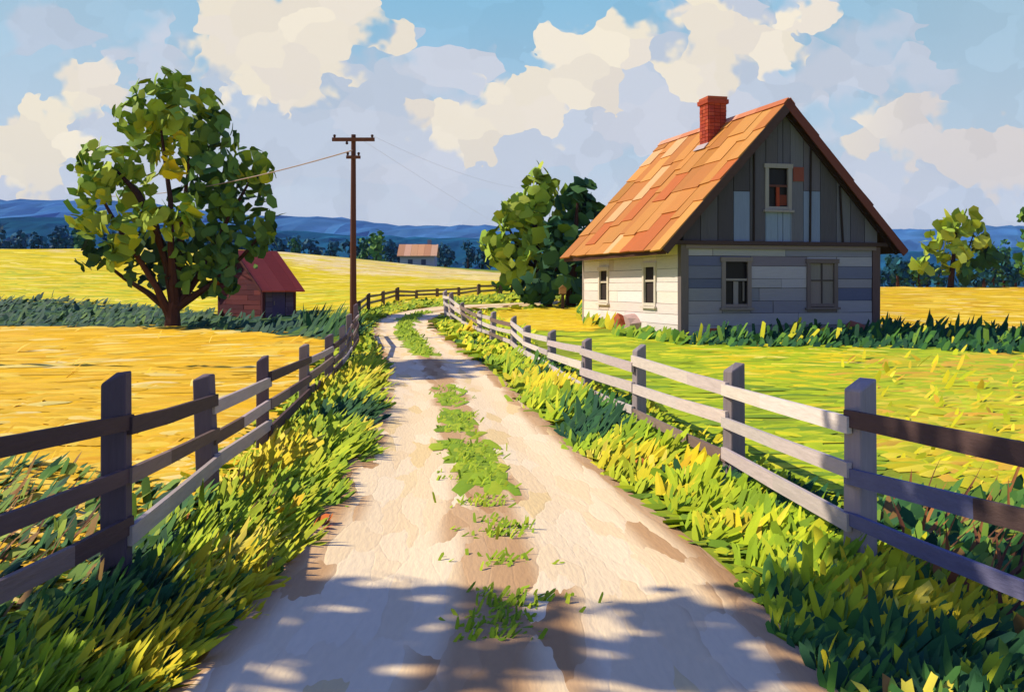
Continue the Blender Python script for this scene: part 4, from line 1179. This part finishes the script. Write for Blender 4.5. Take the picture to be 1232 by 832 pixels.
def house():
    root = empty('old_house', HO, HANG)
    tag(root, 'old wooden house with orange roof, red chimney and blue grey boarded front', 'house')
    # masonry core behind the boards, open gable prism (dark, seen only in gaps)
    core = MB(); x0, x1, y0, y1 = .0, HW, .0, HL
    zc = roof_z(0) - .14
    pr = [(x0, HE), (x1, HE), (x1, zc), (HW / 2, HR - .16), (x0, zc)]
    core.add([(x0, .05, -.4), (x1, .05, -.4), (x1, .05, zc), (HW / 2, .05, HR - .2), (x0, .05, zc), (x0, y1, -.4), (x1, y1, -.4), (x1, y1, zc), (HW / 2, y1, HR - .2), (x0, y1, zc)],
             [(0, 1, 2, 3, 4), (9, 8, 7, 6, 5), (0, 5, 6, 1), (1, 6, 7, 2), (2, 7, 8, 3), (3, 8, 9, 4), (4, 9, 5, 0)], hx('#3a3230'))
    core.build('inner_wall', M_DARK, root)
    W1, W2, WA = (1.84, .97, 2.55, 1.02), (4.88, .97, 2.52, 1.12), (3.30, 4.05, 5.52, .94)
    S1, S2 = (2.35, .98, 2.42, 1.10), (6.65, 1.02, 2.36, 1.05)
    hole = lambda w: (w[0] - w[3] / 2 + .02, w[0] + w[3] / 2 - .02, w[1] + .02, w[2] - .02)
    BLUE = [('#8c8c96', 3), ('#7a7b88', 3), ('#9a9aa0', 2), ('#686c82', 1.4), ('#706a74', 1.6), ('#9c9ca4', 1.0), ('#5a607c', .7)]
    mb = MB(); planks(mb, 'front', .20, HW - .22, .12, HE - .06, .34, BLUE, [hole(W1), hole(W2)], seed=4)
    mb.box(.9, 1.5, -.075, -.002, .14, .36, hx('#a0553c'), .01); mb.box(4.3, 5.0, -.075, -.002, .12, .34, hx('#8c5a4c'), .01)
    f = mb.build('front_wall', M_PLANK, root)
    WHT = [('#e6dad2', 4), ('#dacec6', 2), ('#ece2dc', 2), ('#cfc0b8', 1)]
    mb = MB(); planks(mb, 'side', .14, HL - .12, .10, roof_z(0) - .2, .36, WHT, [hole(S1), hole(S2)], seed=9)
    mb.build('side_wall', M_PLANK, root)
    mb = MB(); planks(mb, 'side', .14, HL - .12, .10, roof_z(0) - .2, .36, BLUE, [], seed=12)
    o = mb.build('side_wall', M_PLANK, root); o['label'] = 'shaded blue grey side wall'
    o.location = (HW, HL, 0); o.rotation_euler = (0, 0, math.pi)
    mb = MB(); planks(mb, 'front', .14, HW - .12, .10, HE, .36, BLUE, [], seed=13)
    o = mb.build('back_wall', M_PLANK, root); o.location = (HW, HL, 0); o.rotation_euler = (0, 0, math.pi)
    # corner posts and sill beam, head trim
    mb = MB(); mb.box(-.06, .19, -.09, .16, -.3, HE + .02, hx('#6a6060'), .006); mb.build('corner_post', M_BOARD, root)
    mb = MB(); mb.box(HW - .21, HW + .06, -.09, .16, -.3, HE + .02, hx('#5e4c4a'), .006); mb.build('corner_post', M_BOARD, root)
    mb = MB(); mb.box(-.06, .13, HL - .11, HL + .06, -.3, HE + .3, hx('#a3968c'), .006); mb.build('corner_post', M_BOARD, root)
    mb = MB(); mb.box(-.30, HW + .3, -.16, -.004, HE + .03, HE + .15, hx('#463632'), .008); mb.box(.1, HW - .1, -.11, -.003, HE - .10, HE + .02, hx('#7a6e6c'), .006); mb.build('gable_beam', M_PLANK, root)
    mb = MB(); mb.box(-.02, HW + .02, -.035, .1, -.4, .11, hx('#7c6e68'), .01); mb.box(-.035, .1, .1, HL, -.4, .095, hx('#c2a898'), .01); mb.build('foundation', M_STONE, root)
    # gable: upright boards
    mb = MB(); rr = random.Random(6); x = .02
    GB = [('#535059', 4), ('#5a5864', 3), ('#48444c', 2), ('#666672', 1.4)]
    while x < HW - .05:
        w = rr.uniform(.42, .64); xe = min(HW - .02, x + w)
        m = (x + xe) / 2
        col = jit(hx(rr.choices([g[0] for g in GB], [g[1] for g in GB])[0]), .08, rr)
        def board(b0, b1, z0, z1l, z1r, cc, d):
            if max(z1l, z1r) - z0 < .05: return
            d0 = -.05 - d; e = .012
            mb.hexa([(b0 + e, d0, z0), (b1 - e, d0, z0), (b1 - e, .0, z0), (b0 + e, .0, z0), (b0 + e, d0, z1l), (b1 - e, d0, z1r), (b1 - e, 0, z1r), (b0 + e, 0, z1l)], cc)
        parts_ = [(x, xe)]
        if x < HW / 2 < xe: parts_ = [(x, HW / 2), (HW / 2, xe)]
        hx0, hx1, hz0, hz1 = hole(WA)
        cuts = []
        for (p0, p1) in parts_:
            cs = sorted([p0, p1] + [q for q in (hx0, hx1) if p0 < q < p1])
            cuts += list(zip(cs[:-1], cs[1:]))
        d = rr.uniform(0, .025)
        for (b0, b1) in cuts:
            zl, zr = roof_z(b0) - .2, roof_z(b1) - .2
            mm = (b0 + b1) / 2
            blue = 1.9 < mm < 2.5 or 2.9 < mm < 3.9 or 4.3 < mm < 4.9
            zb = HE + .155
            if hx0 <= mm <= hx1:
                board(b0, b1, zb, hz0, hz0, jit(hx('#7a89a2'), .06, rr), d); board(b0, b1, hz1, zl, zr, col, d)
            elif blue and (1.9 < mm < 2.5 or 4.3 < mm < 4.9):
                zs = min(zl, zr, HE + rr.uniform(1.7, 1.9)); board(b0, b1, zb, zs - .01, zs - .01, jit(hx('#7686a2'), .06, rr), d); board(b0, b1, zs + .005, zl, zr, col, d)
            else:
                board(b0, b1, zb, zl, zr, col, d)
        x = xe
    mb.box(3.82, 4.2, -.095, -.07, 5.0, 5.45, hx('#7c443a'), .01)
    for bx, lean in ((2.42, .02), (4.42, .03), (5.62, -.12)):     # dark battens over the joints
        mb.beam((bx, -.10, HE + .16), (bx + lean, -.10, roof_z(bx) - .25), .05, .05, hx('#2e2524'), up=(0, 1, 0))
    mb.build('gable_boards', M_BOARD, root)
    window(root, 'front', *[W1[0], W1[1], W1[2], W1[3]], '#7e7470', 'open')
    window(root, 'front', W2[0], W2[1], W2[2], W2[3], '#6c605e', 'shut')
    window(root, 'front', WA[0], WA[1], WA[2], WA[3], '#8c8888', 'attic')
    window(root, 'side', S1[0], S1[1], S1[2], S1[3], '#d8ccba', 'side')
    window(root, 'side', S2[0], S2[1], S2[2], S2[3], '#d8ccba', 'side')
    # roof: deck plus lapped sheets of weathered orange tin
    roof = MB(); th = math.atan(SLOPE); nx, nz = -math.sin(th), math.cos(th)
    run = (HW / 2 + OV) / math.cos(th)
    def slope_pt(s, y, side, lift):
        # s metres down from the ridge
        xx = HW / 2 - side * s * math.cos(th) - side * math.sin(th) * lift * 1
        return (xx, y, HR - s * math.sin(th) + lift * math.cos(th))
    for side in (1, -1):
        a = [slope_pt(0, -OG, side, -.10), slope_pt(run, -OG, side, -.10), slope_pt(run, HL + .3, side, -.10), slope_pt(0, HL + .3, side, -.10)]
        b = [slope_pt(0, -OG, side, -.01), slope_pt(run, -OG, side, -.01), slope_pt(run, HL + .3, side, -.01), slope_pt(0, HL + .3, side, -.01)]
        roof.hexa(a + b, hx('#4a2c22'))
    rf = roof.build('roof', M_TILE, root)
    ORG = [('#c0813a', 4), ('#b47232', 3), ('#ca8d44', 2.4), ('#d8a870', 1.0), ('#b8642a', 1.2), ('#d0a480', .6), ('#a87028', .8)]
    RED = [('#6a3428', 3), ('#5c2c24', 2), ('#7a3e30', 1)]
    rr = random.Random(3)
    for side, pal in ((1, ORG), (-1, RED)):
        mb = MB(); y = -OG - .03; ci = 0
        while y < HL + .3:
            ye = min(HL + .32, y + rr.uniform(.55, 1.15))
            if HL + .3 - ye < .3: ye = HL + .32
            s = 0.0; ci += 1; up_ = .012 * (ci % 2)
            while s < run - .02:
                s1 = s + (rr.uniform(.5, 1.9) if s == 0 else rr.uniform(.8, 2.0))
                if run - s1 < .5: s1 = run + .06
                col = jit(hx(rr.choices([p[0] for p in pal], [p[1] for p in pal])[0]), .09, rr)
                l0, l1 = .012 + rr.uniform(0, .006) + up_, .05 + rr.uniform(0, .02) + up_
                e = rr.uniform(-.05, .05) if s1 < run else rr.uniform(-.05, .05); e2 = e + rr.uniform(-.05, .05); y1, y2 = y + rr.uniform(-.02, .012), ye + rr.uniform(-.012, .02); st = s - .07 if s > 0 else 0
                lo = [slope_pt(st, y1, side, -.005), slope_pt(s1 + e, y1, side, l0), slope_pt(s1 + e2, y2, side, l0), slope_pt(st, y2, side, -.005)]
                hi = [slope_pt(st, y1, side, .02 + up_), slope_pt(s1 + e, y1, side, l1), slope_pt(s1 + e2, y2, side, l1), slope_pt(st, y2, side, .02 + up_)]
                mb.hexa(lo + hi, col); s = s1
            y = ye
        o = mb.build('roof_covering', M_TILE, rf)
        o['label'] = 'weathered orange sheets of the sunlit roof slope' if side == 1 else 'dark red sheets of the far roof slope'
    mb = MB(); y = -OG - .03
    while y < HL + .3:
        ye = min(HL + .34, y + rr.uniform(1.2, 2.0)); cc = jit(hx(rr.choice(['#c98058', '#b86a40', '#d49a78'])), .06, rr)
        for side in (1, -1):
            p0 = [slope_pt(-.03, y, side, .06), slope_pt(.22, y, side, .055), slope_pt(.22, ye - .01, side, .055), slope_pt(-.03, ye - .01, side, .06)]
            p1 = [slope_pt(-.03, y, side, .085), slope_pt(.22, y, side, .08), slope_pt(.22, ye - .01, side, .08), slope_pt(-.03, ye - .01, side, .085)]
            mb.hexa(p0 + p1, cc)
        y = ye
    mb.build('ridge_cap', M_TILE, rf)
    # verge boards along the front gable, dark rafters behind
    for side, cc in ((1, '#4a3834'), (-1, '#6a3a30')):
        mb = MB(); yy = -OG - .06
        mb.beam(slope_pt(-.04, yy, side, -.12), slope_pt(run + .02, yy, side, -.12), .05, .22, hx(cc), up=(0, 1, 0)) if False else None
        A = [slope_pt(-.02, yy, side, -.24), slope_pt(run + .03, yy, side, -.20), slope_pt(run + .03, yy + .05, side, -.20), slope_pt(-.02, yy + .05, side, -.24)]
        B = [slope_pt(-.02, yy, side, .03), slope_pt(run + .03, yy, side, .02), slope_pt(run + .03, yy + .05, side, .02), slope_pt(-.02, yy + .05, side, .03)]
        mb.hexa(A + B, hx(cc)); mb.build('bargeboard', M_PLANK, rf)
        mb = MB()
        A = [slope_pt(.02, -.20, side, -.26), slope_pt(run - .05, -.20, side, -.22), slope_pt(run - .05, -.10, side, -.22), slope_pt(.02, -.10, side, -.26)]
        B = [slope_pt(.02, -.20, side, -.105), slope_pt(run - .05, -.20, side, -.105), slope_pt(run - .05, -.10, side, -.105), slope_pt(.02, -.10, side, -.105)]
        mb.hexa(A + B, hx('#33231f')); mb.build('rafter', M_PLANK, rf)
    mb = MB()
    p = slope_pt(run + .0, 0, 1, -.1)
    mb.box(p[0] - .02, p[0] + .03, -OG + .02, HL + .28, p[2] - .10, p[2] + .02, hx('#4a2c22'), .005); mb.build('fascia', M_PLANK, rf)
    # brick chimney with stepped cap and flashing
    cx, cy = HW / 2 - .50, 3.8
    ch = MB(); zt = HR + .80; w = .33
    z = HR - 1.6; rr = random.Random(8)
    while z < zt - .26:
        for side in range(4):
            n_ = 3
            for k in range(n_):
                o = (k + (.5 if int(z * 9) % 2 else 0)) / n_
                a0, a1 = -w + 2 * w * k / n_, -w + 2 * w * (k + 1) / n_
                cc = jit(hx(rr.choice(['#a8482e', '#9c3f2a', '#b2553a', '#a04434'])), .08, rr); e = .008
                dd = .02 + rr.uniform(0, .012)
                if side == 0: ch.box(cx + a0 + e, cx + a1 - e, cy - w - dd, cy - w, z + e, z + .115, cc)
                if side == 1: ch.box(cx - w - dd, cx - w, cy + a0 + e, cy + a1 - e, z + e, z + .115, cc)
                if side == 2: ch.box(cx + w, cx + w + dd, cy + a0 + e, cy + a1 - e, z + e, z + .115, cc)
                if side == 3: ch.box(cx + a0 + e, cx + a1 - e, cy + w, cy + w + dd, z + e, z + .115, cc)
        z += .123
    ch.box(cx - w, cx + w, cy - w, cy + w, HR - 1.7, zt - .22, hx('#8a3a2a'))
    cho = ch.build('chimney', M_STONE, rf)
    cp = MB(); cp.box(cx - w - .08, cx + w + .08, cy - w - .08, cy + w + .08, zt - .24, zt - .10, hx('#a44a32'), .01); cp.box(cx - w - .04, cx + w + .04, cy - w - .04, cy + w + .04, zt - .097, zt, hx('#b05a3c'), .01)
    cp.box(cx - w + .12, cx + w - .12, cy - w + .12, cy + w - .12, zt + .003, zt + .012, hx('#2a1c1a'))
    cp.build('roof_trim', M_STONE, rf).name = 'chimney_cap'
    fl = MB(); sB = (HW / 2 - (cx - w)) / math.cos(th)
    a = [slope_pt(sB - .02, cy - w - .1, 1, .075), slope_pt(sB + .26, cy - w - .1, 1, .08), slope_pt(sB + .26, cy + w + .1, 1, .08), slope_pt(sB - .02, cy + w + .1, 1, .075)]
    b = [slope_pt(sB - .02, cy - w - .1, 1, .10), slope_pt(sB + .26, cy - w - .1, 1, .10), slope_pt(sB + .26, cy + w + .1, 1, .10), slope_pt(sB - .02, cy + w + .1, 1, .10)]
    fl.hexa(a + b, hx('#b4a6a4')); fl.build('chimney_flashing', M_STONE, rf)


house()


def stone(px, py, s, col, label, dy=0):
    b = g1(px, py); b.y += dy; b.z = h(b.x, b.y)
    import bmesh
    bm = bmesh.new(); bmesh.ops.create_icosphere(bm, subdivisions=2, radius=1)
    for v in bm.verts:
        k = 1 + .18 * math.sin(v.co.x * 3 + px) * math.cos(v.co.z * 4) + random.uniform(-.09, .09)
        v.co = Vector((v.co.x * s[0], v.co.y * s[1], (v.co.z + .55) * s[2])) * k
    me = bpy.data.meshes.new('field_stone'); bm.to_mesh(me); bm.free()
    at = me.color_attributes.new('Col', 'FLOAT_COLOR', 'POINT'); c = hx(col)
    at.data.foreach_set('color', np.tile(np.array([*c, 1], np.float32), len(me.vertices)))
    me.materials.append(M_STONE); o = link('field_stone', me); o.location = b
    tag(o, label, 'stone')


stone(768, 397, (.55, .4, .42), '#c0a29a', 'pinkish grey field stone against the white side wall of the old house', -.1)
stone(748, 396, (.3, .26, .34), '#b4603e', 'rust red field stone beside the pinkish one under the white side wall', -.1)
stone(715, 384, (.22, .2, .3), '#a86a58', 'small red brown stone at the far corner of the white side wall', -.2)
stone(1024, 402, (.42, .25, .28), '#8c5648', 'dull red stone at the foot of the house front under the shuttered window', -.5)

# cut trunk stub before the dark tree; tan box added for its sunlit top
def stub():
    b = g1(677, 372); root = empty('stump_post', b); tag(root, 'short dark stump post before the dark tree, its sunlit tan top coloured in as a box', 'post')
    mb = MB(); mb.beam((0, 0, -.2), (0, 0, .75), .16, .16, hx('#4a382c'), w2=.13, t2=.13); mb.build('post', M_WOOD, root)
    mb = MB(); mb.box(-.17, .17, -.2, .2, .752, 1.02, hx('#b08a58'), .01); mb.add([(-.2, -.23, 1.0), (.2, -.23, 1.0), (.2, .23, 1.0), (-.2, .23, 1.0), (-.0, -.23, 1.18), (0, .23, 1.18)], [(0, 1, 4), (3, 5, 2), (0, 4, 5, 3), (1, 2, 5, 4), (0, 3, 2, 1)], hx('#a07a4c')); mb.build('lit_stub_top', M_WOOD, root)


stub()

# ------------------------------------------------------------------ red shed
def shed():
    b = P(316, 386, 50); b.z = h(b.x, b.y) - .05
    L_, W_, E_, R_ = 1.9, 4.0, 1.75, 3.45     # length along the ridge, gable width, eave, ridge
    # local x along the ridge (right and away), y along the gable (left and away); origin at the near corner
    root = empty('red_shed', b, R(48)); tag(root, 'small dark red wooden shed with red tin roof beside the big tree', 'shed')
    RB_ = [('#6e3232', 3), ('#602a30', 2), ('#7a3a38', 1.2), ('#54262c', 1)]
    SHADE_PU = [('#5a4a62', 2), ('#64546a', 2), ('#4e4058', 1)]  # purple tones put the eave shade into the side wall's colour
    sl = (R_ - E_) / (W_ / 2)
    zt = lambda y: E_ + (W_ / 2 - abs(y - W_ / 2)) * sl - .06
    core = MB(); core.add([(.03, .03, -.3), (.03, W_ - .03, -.3), (.03, W_ - .03, E_ - .1), (.03, W_ / 2, R_ - .15), (.03, .03, E_ - .1), (L_, .03, -.3), (L_, W_ - .03, -.3), (L_, W_ - .03, E_ - .1), (L_, W_ / 2, R_ - .15), (L_, .03, E_ - .1)],
                          [(4, 3, 2, 1, 0), (5, 6, 7, 8, 9), (0, 1, 6, 5), (1, 2, 7, 6), (2, 3, 8, 7), (3, 4, 9, 8), (4, 0, 5, 9)], hx('#3c2026'))
    core.build('inner_wall', M_DARK, root)
    mb = MB(); planks(mb, 'front', .14, L_ - .02, .0, E_ - .02, .26, SHADE_PU, [(.55, 1.35, 0, 1.5)], .03, 22); mb.build('side_wall', M_PLANK, root)
    mb = MB(); planks(mb, 'side', .12, W_ - .12, .0, E_, .26, RB_, [], .03, 21)
    z = E_ + .006
    while z < R_ - .25:
        z2 = z + .26; k = lambda q: max(.02, (q + .06 - E_) / sl)
        mb.hexa([(-.04, k(z), z), (0, k(z), z), (0, W_ - k(z), z), (-.04, W_ - k(z), z), (-.04, min(k(z2), W_ / 2 - .02), z2 - .01), (0, min(k(z2), W_ / 2 - .02), z2 - .01), (0, max(W_ - k(z2), W_ / 2 + .02), z2 - .01), (-.04, max(W_ - k(z2), W_ / 2 + .02), z2 - .01)], jit(hx(random.choice(RB_)[0]), .08)); z = z2
    mb.build('gable_wall', M_PLANK, root)
    mb = MB(); mb.box(.57, 1.33, -.02, -.004, .02, 1.48, hx('#54486a'), .004); d = mb.build('door', M_BOARD, root)
    mb = MB(); mb.box(.64, .68, -.06, -.02, .7, .9, hx('#8a7a70')); mb.build('handle', M_IRON, d)
    for x, y in ((-.05, -.05), (L_ - .08, -.05), (-.05, W_ - .1)):
        mb = MB(); mb.box(x, x + .16, y, y + .15, -.3, E_ - .05, hx('#54282e'), .004); mb.build('corner_post', M_BOARD, root)
    mb = MB(); ov = .45; ze = R_ - (W_ / 2 + ov) * sl
    for side in (1, -1):
        x = -.35
        while x < L_ + .3:
            xe = min(L_ + .35, x + random.uniform(.45, .8)); cc = jit(hx(random.choice(['#cc5844', '#c04e3c', '#d4664c'])), .07)
            yr, ye = W_ / 2, W_ / 2 - side * (W_ / 2 + ov)
            lo = [(x, yr, R_ + .0), (xe - .01, yr, R_ + .0), (xe - .01, ye, ze), (x, ye, ze)]; hi = [(p, q, r + .07) for p, q, r in lo]
            mb.hexa(lo + hi, cc); x = xe
    rf = mb.build('roof', M_TILE, root)
    for side in (1, -1):
        mb = MB(); ye = W_ / 2 - side * (W_ / 2 + ov)
        lo = [(-.39, W_ / 2, R_ - .1), (-.355, W_ / 2, R_ - .1), (-.355, ye, ze - .1), (-.39, ye, ze - .1)]; mb.hexa(lo + [(p, q, r + .19) for p, q, r in lo], hx('#5a2a26')); mb.build('bargeboard', M_PLANK, rf)


shed()

# ------------------------------------------------------------------ distant farmhouse
def farmhouse():
    b = P(502, 318, 150); b.z = min(b.z, h(b.x, b.y))
    root = empty('farmhouse', b); tag(root, 'distant low farmhouse with a pale orange roof among the far trees', 'house')
    zt = EYE + (HY - 293) / F * 150 - b.z; ze = EYE + (HY - 308) / F * 150 - b.z
    mb = MB(); mb.box(-2.6, 2.6, 0, 5, -.5, ze, hx('#a8a8b4')); mb.build('wall', M_PLANK, root)
    mb = MB()
    for k in range(6):
        x0, x1 = -3.0 + k, -2.0 + k; cc = jit(hx(random.choice(['#d8a070', '#cc9468', '#e0b08a'])), .06)
        mb.hexa([(x0, -.5, ze - .1), (x1 - .02, -.5, ze - .1), (x1 - .02, 2.5, zt - .12), (x0, 2.5, zt - .12), (x0, -.5, ze + .04), (x1 - .02, -.5, ze + .04), (x1 - .02, 2.5, zt), (x0, 2.5, zt)], cc)
        mb.hexa([(x0, 2.5, zt - .12), (x1 - .02, 2.5, zt - .12), (x1 - .02, 5.5, ze - .1), (x0, 5.5, ze - .1), (x0, 2.5, zt), (x1 - .02, 2.5, zt), (x1 - .02, 5.5, ze + .04), (x0, 5.5, ze + .04)], cc)
    r = mb.build('roof', M_TILE, root)
    mb = MB(); mb.box(1.3, 1.9, 2.6, 3.2, zt - .6, zt + .7, hx('#7c7c8c')); mb.build('chimney', M_STONE, r)
    for x in (-1.4, .6):
        mb = MB(); mb.box(x, x + .7, -.04, -.005, ze - 1.3, ze - .5, hx('#4c5064')); mb.build('window', M_BOARD, root)


farmhouse()

# ------------------------------------------------------------------ air
def haze():
    m = bpy.data.materials.new('haze'); m.use_nodes = True
    nt = NT(m.node_tree)
    v = nt.n('ShaderNodeVolumePrincipled'); v.inputs['Color'].default_value = (.45, .68, 1, 1); v.inputs['Density'].default_value = HAZE
    out = nt.n('ShaderNodeOutputMaterial'); nt.l(v.outputs[0], out.inputs['Volume'])
    mb = MB(); mb.box(-9000, 9000, -60, 6200, -30, 190, (1, 1, 1)); o = mb.build('haze', m)
    tag(o, 'thin blue summer haze in front of the far hills', None, None, 'stuff')


HAZE = 0.00011
haze()
